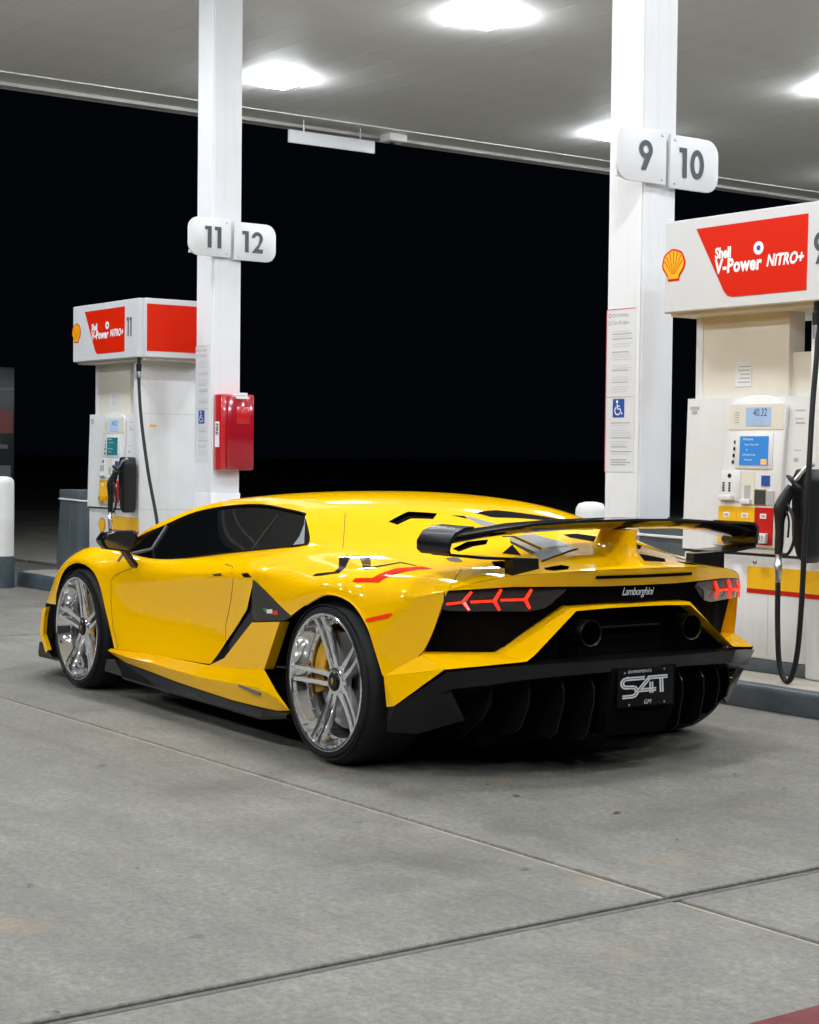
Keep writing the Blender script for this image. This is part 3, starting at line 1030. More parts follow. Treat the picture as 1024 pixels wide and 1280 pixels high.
def pump_hose(X, label, mirror):
    """hose and nozzle of one pump; X = near end of the header"""
    t = thing('fuel_hose', label, 'fuel hose', (X, -7.07, .127))
    a = lambda x: x - 5.817
    Z = lambda z: z - .127
    if not mirror:
        path = [(6.095, -.035, 2.13), (6.080, -.030, 1.95), (6.055, .03, 1.60), (6.025, .085, 1.25), (6.030, .10, .90), (6.040, .105, .55), (6.062, .105, .30),
                (6.100, .105, .165), (6.145, .105, .150), (6.185, .105, .24), (6.205, .10, .45), (6.212, .095, .66)]
    else:
        path = [(5.915, -.030, 2.13), (5.905, -.025, 1.95), (5.75, .03, 1.60), (5.50, .09, 1.14), (5.27, .12, .70), (5.25, .14, .48), (5.45, .15, .32), (5.80, .13, .27), (6.10, .11, .38), (6.212, .095, .62)]
    tube('hose', spline([(a(x), y, Z(z)) for x, y, z in path], 7), .0145, 'rubber_black', t, 10)
    x0, y0, z0 = path[0]
    tube('swivel', [(a(x0), y0, Z(2.144)), (a(x0), y0, Z(2.09)), (a(x0), y0, Z(2.085)), (a(x0), y0, Z(2.02))], [.016, .016, .024, .022], 'plastic_black', t, 12)
    tube('breakaway', [(a(x0) - .001, y0 + .001, Z(2.02)), (a(x0) - .002, y0 + .002, Z(1.95))], .0185, 'steel', t, 12)
    xn, yn, zn = path[-1]
    tube('coupling', [(a(xn), yn, Z(zn)), (a(xn), yn, Z(zn + .045)), (a(xn), yn, Z(zn + .05)), (a(xn), yn, Z(zn + .10)), (a(xn), yn, Z(zn + .105)), (a(xn), yn, Z(zn + .155))],
         [.017, .017, .021, .021, .017, .017], 'steel', t, 12)
    # nozzle: handle upright, body bending up towards the boot, spout into the boot
    z1 = zn + .15
    nz = tube('nozzle', spline([(a(xn), yn, Z(z1)), (a(xn - .005), yn, Z(z1 + .10)), (a(xn - .004), yn - .002, Z(z1 + .20)), (a(xn - .015), yn - .01, Z(z1 + .27)), (a(xn - .055), yn - .03, Z(z1 + .36))], 5),
              [.021, .022, .023, .024, .024, .024, .024, .025, .026, .028, .032, .036, .040, .041, .040, .038, .036, .033, .030, .027, .024], 'plastic_black', t, 14)
    c = Vector((a(xn - .062), yn - .035, Z(z1 + .375)))
    dr = Vector((-.55, -.25, .80)).normalized()
    tube('splash_guard', [c, c + dr * .012, c + dr * .02], [.030, .058, .050], 'plastic_black', nz, 18)
    tube('spout', [c + dr * .015, c + dr * .10, c + dr * .135 + Vector((-.02, -.02, -.005))], .0125, 'steel', nz, 12)
    tube('trigger_guard', spline([(a(xn - .03), yn - .005, Z(z1 + .29)), (a(xn - .085), yn - .01, Z(z1 + .20)), (a(xn - .095), yn - .01, Z(z1 + .08)), (a(xn - .06), yn - .005, Z(z1 + .005)), (a(xn - .01), yn, Z(z1 + .005))], 5), .009, 'plastic_black', nz, 8)
    tube('trigger', spline([(a(xn - .03), yn - .005, Z(z1 + .27)), (a(xn - .06), yn - .008, Z(z1 + .18)), (a(xn - .055), yn - .008, Z(z1 + .09))], 4), .006, 'plastic_black', nz, 6)


pump_hose(5.817, 'black hose and nozzle hanging in a loop on the right pump', False)
pump_hose(13.667, 'black hose and nozzle on the far left pump', True)

# ================================================================== the sports car
# car frame: x forward, y to the car's left, z up; origin on the ground under the rear axle
CAR = thing('sports_car', 'low yellow mid-engined sports car with tall rear wing parked by the pumps', 'car',
            (6.028, -5.031, 0.0), RAD(-2.242))

# transverse sections, nose to tail; rows: 0 centreline, 1, 2 pillar crest, 3 window top, 4 window foot,
# 5 shoulder, 6 waist, 7 flank, 8 lower edge or wheel-arch lip
SECT = [
    [(3.78, 0, .42), (3.76, .25, .42), (3.70, .50, .43), (3.64, .62, .44), (3.58, .71, .46), (3.44, .84, .47), (3.36, .90, .42), (3.32, .93, .34), (3.28, .94, .22)],
    [(3.45, 0, .555), (3.44, .25, .56), (3.40, .50, .565), (3.37, .62, .57), (3.35, .72, .59), (3.28, .84, .615), (3.22, .92, .55), (3.16, .955, .42), (3.09, .965, .25)],
    [(3.22, 0, .645), (3.21, .27, .645), (3.17, .52, .64), (3.15, .62, .64), (3.13, .73, .662), (3.10, .855, .705), (3.08, .945, .63), (3.05, .975, .56), (3.03, .975, .49)],
    [(3.00, 0, .735), (2.98, .28, .728), (2.88, .58, .705), (2.85, .645, .70), (2.84, .72, .70), (2.89, .87, .757), (2.89, .955, .71), (2.895, .983, .67), (2.90, .983, .64)],
    [(2.64, 0, .880), (2.63, .30, .875), (2.58, .665, .85), (2.565, .69, .825), (2.52, .76, .695), (2.66, .875, .785), (2.68, .96, .75), (2.68, .985, .722), (2.68, .985, .697)],
    [(2.35, 0, .975), (2.34, .30, .970), (2.33, .62, .945), (2.29, .652, .910), (2.29, .79, .712), (2.42, .885, .785), (2.44, .960, .72), (2.455, .983, .68), (2.46, .985, .648)],
    [(2.12, 0, 1.043), (2.11, .30, 1.038), (2.09, .57, 1.017), (2.02, .62, .985), (2.04, .795, .735), (2.22, .895, .765), (2.28, .955, .68), (2.30, .965, .59), (2.345, .985, .50)],
    [(1.84, 0, 1.092), (1.84, .30, 1.087), (1.85, .52, 1.060), (1.69, .61, 1.030), (1.78, .795, .766), (2.00, .900, .748), (2.10, .945, .65), (2.17, .935, .47), (2.23, .975, .268)],
    [(1.45, 0, 1.120), (1.45, .28, 1.114), (1.48, .505, 1.090), (1.30, .612, 1.052), (1.34, .785, .816), (1.58, .895, .765), (1.66, .937, .67), (1.70, .908, .47), (1.69, .965, .283)],
    [(1.05, 0, 1.130), (1.05, .27, 1.124), (1.08, .50, 1.094), (.95, .638, 1.037), (.92, .785, .860), (1.14, .895, .805), (1.20, .945, .70), (1.22, .912, .48), (1.20, .960, .296)],
    [(.72, 0, 1.131), (.72, .26, 1.122), (.74, .485, 1.080), (.80, .65, 1.026), (.565, .772, .899), (.80, .905, .833), (.90, .968, .735), (.95, .945, .54), (.96, .965, .31)],
    [(.38, 0, 1.117), (.38, .25, 1.109), (.42, .455, 1.060), (.47, .60, .995), (.35, .738, .887), (.46, .910, .842), (.52, .998, .762), (.62, .995, .58), (.62, .99, .32)],
    [(.12, 0, 1.094), (.12, .24, 1.086), (.14, .43, 1.037), (.20, .58, .962), (.13, .735, .872), (.18, .905, .845), (.235, 1.010, .775), (.258, 1.035, .690), (.268, 1.03, .612)],
    [(-.08, 0, 1.062), (-.08, .23, 1.052), (-.07, .42, 1.003), (-.02, .575, .938), (-.04, .74, .866), (.01, .905, .842), (.09, 1.015, .785), (.12, 1.04, .72), (.138, 1.035, .668)],
    [(-.28, 0, 1.018), (-.28, .22, 1.008), (-.26, .42, .960), (-.21, .58, .907), (-.20, .75, .860), (-.14, .900, .842), (-.075, 1.0, .805), (-.055, 1.033, .757), (-.04, 1.035, .727)],
    [(-.48, 0, .966), (-.48, .22, .956), (-.45, .42, .910), (-.40, .60, .868), (-.36, .76, .847), (-.285, .905, .828), (-.235, .983, .785), (-.215, 1.016, .740), (-.204, 1.02, .705)],
    [(-.62, 0, .918), (-.62, .22, .910), (-.58, .42, .872), (-.51, .61, .849), (-.45, .775, .833), (-.39, .905, .790), (-.345, .957, .730), (-.315, .985, .668), (-.297, 1.002, .621)],
    [(-.76, 0, .876), (-.75, .22, .873), (-.70, .42, .856), (-.61, .62, .842), (-.54, .765, .818), (-.480, .890, .748), (-.425, .930, .665), (-.385, .952, .600), (-.331, .985, .533)],
    [(-.86, 0, .858), (-.85, .22, .857), (-.80, .42, .848), (-.71, .62, .83), (-.645, .745, .80), (-.59, .805, .774), (-.562, .827, .690), (-.50, .87, .512), (-.372, .967, .418)],
]
NC, NR = len(SECT), 9
P_HOOD, P_SCREEN, P_ROOF, P_WINDOW, P_FENDER, P_DOOR, P_QUARTER, P_ENGINE, P_PILLAR = range(9)


def cell_part(c, r):
    if r <= 1:
        if c < 3:
            return P_HOOD
        if c < 7:
            return P_SCREEN
        return P_ROOF if c < 10 else P_ENGINE
    if r == 2:
        if c < 3:
            return P_HOOD
        return P_ROOF if c < 10 else P_ENGINE
    if r == 3:
        if c < 3:
            return P_HOOD
        if c < 10:
            return P_WINDOW
        return P_ENGINE
    return P_FENDER if c < 7 else (P_DOOR if c < 10 else P_QUARTER)


def body_surface():
    targ = []
    for c in range(NC):
        for r in range(-(NR - 1), NR):
            x, y, z = SECT[c][abs(r)]
            targ.append(Vector((x, y if r >= 0 else -y, z)))
    W = 2 * NR - 1
    me = bpy.data.meshes.new('cage')
    faces, pid = [], []
    for c in range(NC - 1):
        for k in range(W - 1):
            faces.append((c * W + k, c * W + k + 1, (c + 1) * W + k + 1, (c + 1) * W + k))
            r = k - (NR - 1)
            pid.append(cell_part(c, r if r >= 0 else -r - 1))
    me.from_pydata([tuple(t) for t in targ], [], faces)
    me.polygons.foreach_set('material_index', pid)
    for i in range(9):
        me.materials.append(None)
    at = me.attributes.new('crease_edge', 'FLOAT', 'EDGE')

    def crz(i, j):
        (ci, ki), (cj, kj) = divmod(i, W), divmod(j, W)
        ri, rj = abs(ki - (NR - 1)), abs(kj - (NR - 1))
        cm = min(ci, cj)
        if ri == rj:
            if ri == 3 and 3 <= cm < 10:
                return 0.75
            if ri == 4 and 3 <= cm < 10:
                return 0.85
            if ri == 2 and 3 <= cm < 10:
                return 0.45
            if ri == 4 and 10 <= cm < 13:
                return 0.35
            if ri == 5 and cm >= 17:
                return 0.8
            if ri == 5 and cm == 16:
                return 0.35
            if ri == 2 and cm >= 10:
                return 0.25
            if ri == 6 and 6 <= cm < 11:
                return 0.3
            if ri == 4 and cm < 3:
                return 0.3
        else:
            if ci == 10 and cj == 10 and {ri, rj} == {3, 4}:
                return 0.85
            if ci == 3 and max(ri, rj) <= 2:
                return 0.7
        return 0.0
    av = me.attributes.new('crease_vert', 'FLOAT', 'POINT')
    for c in (2, 7, 12, 18):
        for k in (0, W - 1):
            av.data[c * W + k].value = 1.0
    for e in me.edges:
        at.data[e.index].value = crz(*e.vertices)
    ob = bpy.data.objects.new('cage', me)
    COL.objects.link(ob)
    md = ob.modifiers.new('s', 'SUBSURF')
    md.levels = 3
    md.render_levels = 3
    cur = [t.copy() for t in targ]
    for it in range(4):
        for i, p in enumerate(cur):
            me.vertices[i].co = p
        me.update()
        bpy.context.view_layer.update()
        ev = ob.evaluated_get(bpy.context.evaluated_depsgraph_get())
        em = ev.to_mesh()
        if it < 3:
            for i in range(len(targ)):
                cur[i] += (targ[i] - em.vertices[i].co) * 0.7
        else:
            fine = bpy.data.meshes.new_from_object(ev)
        ev.to_mesh_clear()
    bpy.data.objects.remove(ob)
    return fine


FINE = body_surface()


def fair(me, rounds):
    """even out the rear haunches and the fenders; creases, openings and the wheel arches stay put"""
    bm = bmesh.new()
    bm.from_mesh(me)
    bm.normal_update()
    fixed = set()
    for e in bm.edges:
        if e.is_boundary or e.calc_face_angle(0) > .16 or (len(e.link_faces) == 2 and e.link_faces[0].material_index != e.link_faces[1].material_index and {P_WINDOW, P_SCREEN} & {f.material_index for f in e.link_faces}):
            fixed.update(e.verts)
    mv = [v for v in bm.verts if v not in fixed]
    for r in range(rounds):
        bmesh.ops.smooth_vert(bm, verts=mv, factor=.5, use_axis_x=True, use_axis_y=True, use_axis_z=True)
    bm.to_mesh(me)
    bm.free()


fair(FINE, 34)
BODY = bmesh.new()
BODY.from_mesh(FINE)
# keep the left half; the right half is its mirror image
bmesh.ops.delete(BODY, geom=[f for f in BODY.faces if f.calc_center_median().y < 0], context='FACES')
for v in BODY.verts:
    if abs(v.co.y) < 1e-4:
        v.co.y = 0.0
BODY.normal_update()
for f in BODY.faces:
    f.smooth = True


def inside(p, poly):
    x, y = p
    n = len(poly)
    c = False
    j = n - 1
    for i in range(n):
        xi, yi = poly[i]
        xj, yj = poly[j]
        if (yi > y) != (yj > y) and x < (xj - xi) * (y - yi) / (yj - yi) + xi:
            c = not c
        j = i
    return c


def knife(poly, ax, parts, lim=None):
    """cut the outline poly (2-D, seen along axis ax) into the left body half and return the faces inside"""
    a, b = [i for i in range(3) if i != ax]
    lo = [min(p[k] for p in poly) - .02 for k in (0, 1)]
    hi = [max(p[k] for p in poly) + .02 for k in (0, 1)]

    def cand():
        out = []
        for f in BODY.faces:
            if f.material_index not in parts:
                continue
            c = f.calc_center_median()
            if lo[0] <= c[a] <= hi[0] and lo[1] <= c[b] <= hi[1] and (lim is None or lim(c)):
                out.append(f)
        return out
    n = len(poly)
    for i in range(n):
        p, q = poly[i], poly[(i + 1) % n]
        d = (q[0] - p[0], q[1] - p[1])
        L = math.hypot(*d)
        if L < 1e-6:
            continue
        co = [0, 0, 0]
        no = [0, 0, 0]
        co[a], co[b] = p
        no[a], no[b] = d[1] / L, -d[0] / L
        # only faces near this edge
        fs = []
        for f in cand():
            s = [v.co[a] * no[a] + v.co[b] * no[b] - p[0] * no[a] - p[1] * no[b] for v in f.verts]
            if min(s) > 1e-6 or max(s) < -1e-6:
                continue
            t = [((v.co[a] - p[0]) * d[0] + (v.co[b] - p[1]) * d[1]) / L for v in f.verts]
            if max(t) < -0.012 or min(t) > L + 0.012:
                continue
            fs.append(f)
        if not fs:
            continue
        geom = set(fs)
        for f in fs:
            geom.update(f.verts)
            geom.update(f.edges)
        bmesh.ops.bisect_plane(BODY, geom=list(geom), plane_co=co, plane_no=no, dist=1e-6)
    return [f for f in cand() if inside((f.calc_center_median()[a], f.calc_center_median()[b]), poly)]


def lift(faces, off):
    """copy of some body faces moved along the surface normal, as (verts, faces)"""
    idx, vs, fs = {}, [], []
    for f in faces:
        loop = []
        for v in f.verts:
            if v not in idx:
                idx[v] = len(vs)
                vs.append(v.co + v.normal * off)
            loop.append(idx[v])
        fs.append(tuple(loop))
    return vs, fs


def mirror_pts(vs):
    return [Vector((v[0], -v[1], v[2])) for v in vs]


def both(name, vs, fs, m, parent=CAR, smooth=True, angle=40, labels=None, sides=(1, -1)):
    """the same piece on the left and on the right side of the car"""
    out = []
    for s in sides:
        pv = vs if s > 0 else mirror_pts(vs)
        pf = fs if s > 0 else [tuple(reversed(f)) for f in fs]
        o = raw(pv, pf, name, m, parent[0 if s > 0 else 1] if isinstance(parent, (tuple, list)) else parent, smooth, angle, recalc=False)
        out.append(o)
    return out


def whole(name, vs, fs, m, parent=CAR, smooth=True, angle=40):
    """one piece that spans both sides"""
    n = len(vs)
    bm = bmesh.new()
    a = [bm.verts.new(v) for v in list(vs) + mirror_pts(vs)]
    for f in fs:
        bm.faces.new([a[i] for i in f])
        bm.faces.new([a[i + n] for i in reversed(f)])
    bmesh.ops.remove_doubles(bm, verts=bm.verts[:], dist=2e-4)
    me = bpy.data.meshes.new(name)
    bm.to_mesh(me)
    bm.free()
    if smooth:
        for p in me.polygons:
            p.use_smooth = True
        me.set_sharp_from_angle(angle=RAD(angle))
    return link(name, me, m, parent)

from mathutils.bvhtree import BVHTree
_full = bmesh.new()
_full.from_mesh(FINE)
SKIN = BVHTree.FromBMesh(_full)
_full.free()


def side_pt(x, z, off=0.0):
    """point of the left flank at (x, z)"""
    h = SKIN.ray_cast(Vector((x, 3.0, z)), Vector((0, -1, 0)))
    if h[0] is None:
        return None
    n = h[1] if h[1].y > 0 else -h[1]
    return h[0] + n * off


def top_pt(x, y, off=0.0):
    h = SKIN.ray_cast(Vector((x, y, 3.0)), Vector((0, 0, -1)))
    if h[0] is None:
        return None
    n = h[1] if h[1].z > 0 else -h[1]
    return h[0] + n * off


def dense(poly, step=0.03, closed=False):
    out = []
    n = len(poly)
    for i in range(n if closed else n - 1):
        p, q = poly[i], poly[(i + 1) % n]
        k = max(1, int(math.dist(p, q) / step))
        for s in range(k):
            out.append(tuple(a + (b - a) * s / k for a, b in zip(p, q)))
    if not closed:
        out.append(tuple(poly[-1]))
    return out


SIDE = (P_FENDER, P_DOOR, P_QUARTER)
# door
DOOR = [(1.98, .95), (2.12, .70), (2.211, .676), (2.275, .652), (2.307, .626), (2.294, .51), (2.259, .385), (2.191, .15),
        (1.21, .15), (1.17, .29), (1.035, .421), (1.048, .497), (.974, .618), (.925, .725), (.98, .774), (1.0, .95)]
ins = set(knife(DOOR, 1, SIDE))
for f in BODY.faces:
    if f.material_index in SIDE:
        if f in ins:
            f.material_index = P_DOOR
        elif f.material_index == P_DOOR:
            f.material_index = P_FENDER if f.calc_center_median().x > 1.5 else P_QUARTER
# side intake: the flank is open here
INTAKE = [(.690, .737), (.262, .607), (.2, .10), (1.17, .10), (1.17, .29), (1.026, .421), (.773, .594)]
cut = knife(INTAKE, 1, (P_QUARTER, P_DOOR), lambda c: c.y > .8)
bmesh.ops.delete(BODY, geom=cut, context='FACES')
# lower front corner is an open duct
for f in knife([(2.95, .445), (3.70, .40), (3.70, .05), (2.95, .05)], 1, (P_FENDER, P_HOOD), lambda c: c.x > 3.0 and c.y > .7):
    f.material_index = P_PILLAR
# vents in the rear deck
VENTS = [[(.290, .518), (.285, .414), (.127, .363), (.084, .414), (.198, .457), (.215, .518)],
         [(.005, .468), (.009, .427), (-.101, .383), (-.138, .427), (-.032, .450), (-.03, .475)],
         [(-.241, .540), (-.240, .463), (-.299, .393), (-.330, .426), (-.300, .476), (-.291, .541)],
         [(-.481, .511), (-.502, .474), (-.560, .450), (-.600, .475), (-.607, .522), (-.54, .535)],
         [(-.690, .400), (-.700, .320), (-.735, .303), (-.774, .340), (-.765, .405), (-.73, .42)]]
vent_geo = []
for V in VENTS:
    fs = knife(V, 2, (P_ENGINE, P_QUARTER), lambda c: c.z > .8)
    vent_geo.append(lift(fs, -0.018))
    bmesh.ops.delete(BODY, geom=fs, context='FACES')


def part_faces(pid):
    return lift([f for f in BODY.faces if f.material_index == pid], 0.0)


BODY.normal_update()
whole('bonnet', *part_faces(P_HOOD), 'yellow_paint')
whole('windscreen', *part_faces(P_SCREEN), 'tint_glass')
ROOF = whole('roof', *part_faces(P_ROOF), 'yellow_paint')
ENGINE = whole('engine_cover', *part_faces(P_ENGINE), 'yellow_paint')
both('front_wing', *part_faces(P_FENDER), 'yellow_paint')
both('corner_duct', *part_faces(P_PILLAR), 'matt_black')
DOORS = both('door', *part_faces(P_DOOR), 'yellow_paint')
WINDOWS = both('side_window', *part_faces(P_WINDOW), 'tint_glass')
QUARTERS = both('rear_quarter', *part_faces(P_QUARTER), 'yellow_paint')
for vs, fs in vent_geo:
    both('deck_vent', vs, fs, 'matt_black', ENGINE)


# decals and flush pieces cut from a copy of the skin ------------------------
def skin_patch(poly, ax, off, lim=None):
    global BODY
    keep = BODY
    BODY = bmesh.new()
    BODY.from_mesh(FINE)
    BODY.normal_update()
    fs = knife(poly, ax, range(9), lim)
    out = lift(fs, off)
    BODY.free()
    BODY = keep
    return out


HI = lambda c: c.z > .8
LEFT = lambda c: c.y > .3
# shoulder stripe graphic, seen from above
for poly, m in (([(.145, .999), (.142, .985), (.016, .968), (.042, .932), (.219, .821), (.193, .798), (.160, .80), (-.003, .926), (-.035, .977), (.071, .995)], 'decal_black'),
                ([(.200, .806), (.206, .786), (.122, .761), (.095, .775), (.190, .795)], 'decal_black'),
                ([(.112, .780), (.060, .759), (-.135, .882), (-.166, .900), (-.142, .923)], 'decal_black'),
                ([(-.135, .882), (-.172, .758), (-.296, .757), (-.298, .763), (-.188, .770), (-.166, .902)], 'decal_black'),
                ([(-.169, .996), (-.170, .981), (-.250, .948), (-.263, .882), (-.261, .836), (-.321, .751), (-.391, .741), (-.353, .791), (-.322, .877), (-.296, .947), (-.198, .990)], 'decal_red')):
    vs, fs = skin_patch(poly, 2, 0.0012, LEFT)
    both('stripe', vs, fs, m, (QUARTERS[0], QUARTERS[1]))
# side marker lamp
vs, fs = skin_patch([(-.287, .642), (-.314, .652), (-.392, .674), (-.396, .668), (-.380, .653), (-.306, .632), (-.289, .630)], 1, 0.003, LEFT)
both('side_marker', vs, fs, 'marker_red', (QUARTERS[0], QUARTERS[1]))
# door handle recess and latch
vs, fs = skin_patch([(1.283, .726), (1.078, .747), (1.029, .730), (1.253, .708)], 1, 0.0010, LEFT)
both('handle_recess', vs, fs, 'yellow_paint', DOORS)
vs, fs = skin_patch([(1.18, .729), (1.085, .741), (1.055, .730), (1.15, .722)], 1, 0.0018, LEFT)
both('handle_gap', vs, fs, 'seam_dark', DOORS)
vs, fs = skin_patch([(.837, .755), (.764, .763), (.708, .747), (.794, .741)], 1, 0.0015, LEFT)
both('latch_cover', vs, fs, 'gloss_black', (QUARTERS[0], QUARTERS[1]))
# window trim
vs, fs = skin_patch([(.799, 1.03), (.60, .895), (.70, .885), (.70, .93), (.74, .985)], 1, 0.002, lambda c: c.y > .3 and c.z > .85)
both('window_trim', vs, fs, 'trim_grey', WINDOWS)
# darker panels of the engine cover: slots, glass and slats
for name, poly, m in (
        ('cover_slot', [(.048, .345), (-.011, .312), (-.051, .325)], 'matt_black'),
        ('cover_glass', [(-.011, .316), (-.038, .302), (-.253, .256), (-.30, .30), (-.224, .333)], 'sheen_glass'),
        ('cover_glass', [(-.353, .284), (-.380, .213), (-.494, .160), (-.545, .150), (-.539, .213), (-.525, .270)], 'sheen_glass'),
        ('cover_slat', [(-.315, .335), (-.348, .291), (-.520, .275), (-.535, .292), (-.345, .310), (-.33, .335)], 'carbon'),
        ('cover_slat', [(-.345, .316), (-.535, .298), (-.539, .318), (-.375, .332)], 'sheen_glass'),
        ('cover_slat', [(-.375, .336), (-.539, .322), (-.540, .345), (-.403, .350)], 'carbon'),
        ('cover_slot', [(-.450, .433), (-.414, .352), (-.520, .385)], 'matt_black'),
        ('tail_glass', [(-.537, .340), (-.530, .276), (-.545, .215), (-.550, .150), (-.580, .138), (-.603, .246), (-.615, .350)], 'sheen_glass'),
        ('tail_edge', [(-.580, .138), (-.603, .246), (-.615, .350), (-.628, .365), (-.614, .246), (-.588, .130)], 'matt_black'),
        ('cover_slot', [(-.003, .250), (-.006, .183), (-.012, .137), (-.215, -.086), (-.262, -.045), (-.125, .204), (-.100, .231), (-.035, .245)], 'matt_black'),
        ('cover_slot', [(-.234, .182), (-.221, .154), (-.243, .069), (-.268, .065), (-.285, .148)], 'matt_black'),
        ('cover_slot', [(-.427, .086), (-.425, .011), (-.463, -.069), (-.525, -.003), (-.468, .082)], 'matt_black'),
        ('cover_slot', [(-.521, -.186), (-.516, -.285), (-.588, -.210), (-.590, -.136)], 'matt_black'),
        ('cover_slot', [(-.645, -.067), (-.655, -.128), (-.695, -.257), (-.755, -.205), (-.75, -.060)], 'matt_black')):
    vs, fs = skin_patch(poly, 2, 0.0015, HI)
    raw(vs, fs, name, m, ENGINE, smooth=True, recalc=False)
# fuel flap
vs, fs = skin_patch([(-.303, .618), (-.322, .590), (-.350, .582), (-.393, .595), (-.385, .615), (-.345, .628)], 2, 0.002, LEFT)
raw(vs, fs, 'fuel_flap', 'chrome_dull', QUARTERS[0], smooth=True, recalc=False)


def seam(name, poly, ax, parents, r=0.0022):
    pts = []
    for p in dense(poly, 0.025):
        q = side_pt(*p, off=-0.0005) if ax == 1 else top_pt(*p, off=-0.0005)
        if q is not None:
            pts.append(q)
    for s, par in zip((1, -1), parents):
        tube(name, pts if s > 0 else mirror_pts(pts), r, 'seam_dark', par, 5)


seam('door_gap', [(2.10, .705), (2.211, .676), (2.275, .652), (2.307, .626), (2.294, .51), (2.259, .385), (2.195, .272)], 1, DOORS)
seam('door_gap', [(1.10, .782), (1.0, .779), (.98, .774), (.925, .725), (.974, .618), (1.048, .497), (1.035, .421)], 1, DOORS)
seam('panel_gap', [(.604, .552), (.454, .650), (.327, .736)], 2, QUARTERS)
seam('panel_gap', [(-.476, .658), (-.571, .764), (-.588, .80)], 2, QUARTERS)
seam('glass_joint', [(1.065, 1.016), (1.079, .931), (1.089, .850)], 1, WINDOWS, 0.003)
for s, w in zip((1, -1), WINDOWS):
    pts = [side_pt(x, z, 0.001) for x, z in dense([(2.267, .915), (2.274, .819), (2.285, .725)], .03)]
    tube('window_bar', pts if s > 0 else mirror_pts(pts), 0.010, 'trim_grey', w, 6)
    top = [Vector(SECT[c][3]) + Vector((0, .003, .002)) for c in range(3, 11)]
    top = spline(top, 5)
    tube('window_rail', top if s > 0 else mirror_pts(top), 0.008, 'gloss_black', w, 6)
    bot = spline([Vector(SECT[c][4]) + Vector((0, .002, .003)) for c in range(3, 11)], 5)
    tube('window_seal', bot if s > 0 else mirror_pts(bot), 0.0045, 'gloss_black', w, 6)

# wheel arch lips ---------------------------------------------------------
for s, q in zip((1, -1), QUARTERS):
    lip = spline([SECT[c][8] for c in range(13, 19)], 5)
    tube('arch_lip', lip if s > 0 else mirror_pts(lip), 0.005, 'yellow_paint', q, 6)


# side intake pieces ------------------------------------------------------
def sheet(name, pts, fs, thick, m, parent, labels=None):
    """a plate on the left flank with thickness inwards, mirrored to the right"""
    n = len(pts)
    vs = [Vector(p) for p in pts] + [Vector(p) + Vector((0, -thick, 0)) for p in pts]
    edges = {}
    allf = list(fs)
    for f in fs:
        for i in range(len(f)):
            e = (f[i], f[(i + 1) % len(f)])
            edges[e] = edges.get(e, 0) + 1
    for f in fs:
        allf.append(tuple(i + n for i in reversed(f)))
    for (a, b) in edges:
        if (b, a) not in edges:
            allf.append((b, a, a + n, b + n))
    for k, s in enumerate((1, -1)):
        raw(vs if s > 0 else mirror_pts(vs), allf, name, m, parent[k] if isinstance(parent, (list, tuple)) else parent)


ARW = [(.690, .990, .737), (.262, 1.028, .608), (.378, 1.010, .578), (.692, .972, .546), (.996, .945, .347),
       (1.175, .957, .290), (1.026, .934, .421), (.773, .962, .594)]
sheet('intake_surround', ARW, [(0, 1, 2), (0, 2, 3), (0, 3, 7), (7, 3, 4), (7, 4, 6), (6, 4, 5)], .03, 'carbon', CAR)
INS = [(.680, 1.000, .543), (.385, 1.022, .573), (.560, 1.000, .342), (1.165, .966, .292), (.992, .975, .346), (.80, .985, .315)]
sheet('intake_blade', INS, [(0, 1, 2), (0, 2, 5), (0, 5, 4), (4, 5, 3)], .05, 'yellow_paint', CAR)
# tricolour flag on the surround
for k, m in enumerate(('flag_green', 'print_white', 'decal_red')):
    fl = [(.622 - .066 * k, .595), (.556 - .066 * k, .600), (.552 - .066 * k, .620), (.618 - .066 * k, .613)]
    for s in (1, -1):
        pts = []
        for x, z in fl:
            # plane of the surround's upper field
            a, b, c = Vector(ARW[0]), Vector(ARW[1]), Vector(ARW[2])
            nrm = (b - a).cross(c - a)
            y = a.y - ((x - a.x) * nrm.x + (z - a.z) * nrm.z) / nrm.y
            pts.append((x, (y + .002) * s, z))
        flat('flag_band', pts if s < 0 else pts[::-1], m, CAR)
for s in (1, -1):
    # dark cavity behind the opening
    raw([(1.2, .86 * s, .25), (.2, .86 * s, .10), (.2, .86 * s, .66), (.75, .86 * s, .76), (1.1, .86 * s, .5)], [(0, 1, 2, 3, 4)], 'intake_cavity', 'matt_black', CAR)
    prism('intake_slat', [(.47, .99 * s, .36), (.27, .99 * s, .372), (.27, .86 * s, .372), (.47, .86 * s, .36)], (0, 0, .008), 'gloss_black', CAR)

# sill -------------------------------------------------------------------
ST = [(2.275, .975, .264), (2.05, .972, .272), (1.69, .968, .284), (1.45, .966, .288), (1.17, .966, .293), (.85, .985, .316), (.560, 1.000, .341), (.42, 1.012, .255), (.315, 1.012, .195)]
SM = [(2.26, 1.0, .255), (2.05, 1.012, .250), (1.69, 1.015, .250), (1.45, 1.018, .246), (1.17, 1.018, .240), (.85, 1.02, .25), (.580, 1.022, .258), (.42, 1.02, .235), (.317, 1.013, .192)]
SB = [(2.24, .985, .240), (2.05, .990, .212), (1.69, .994, .196), (1.45, .998, .184), (1.17, 1.0, .175), (.85, 1.0, .166), (.580, 1.0, .168), (.44, 1.0, .171), (.318, 1.0, .187)]
SX = [(x, .90, z - .004) for x, y, z in SB]
vs = ST + SM + SB + SX
n9 = len(ST)
fs = [(r * n9 + i, (r + 1) * n9 + i, (r + 1) * n9 + i + 1, r * n9 + i + 1) for r in range(3) for i in range(n9 - 1)]
both('sill', [Vector(v) for v in vs], fs, 'yellow_paint', CAR, smooth=True, angle=14)
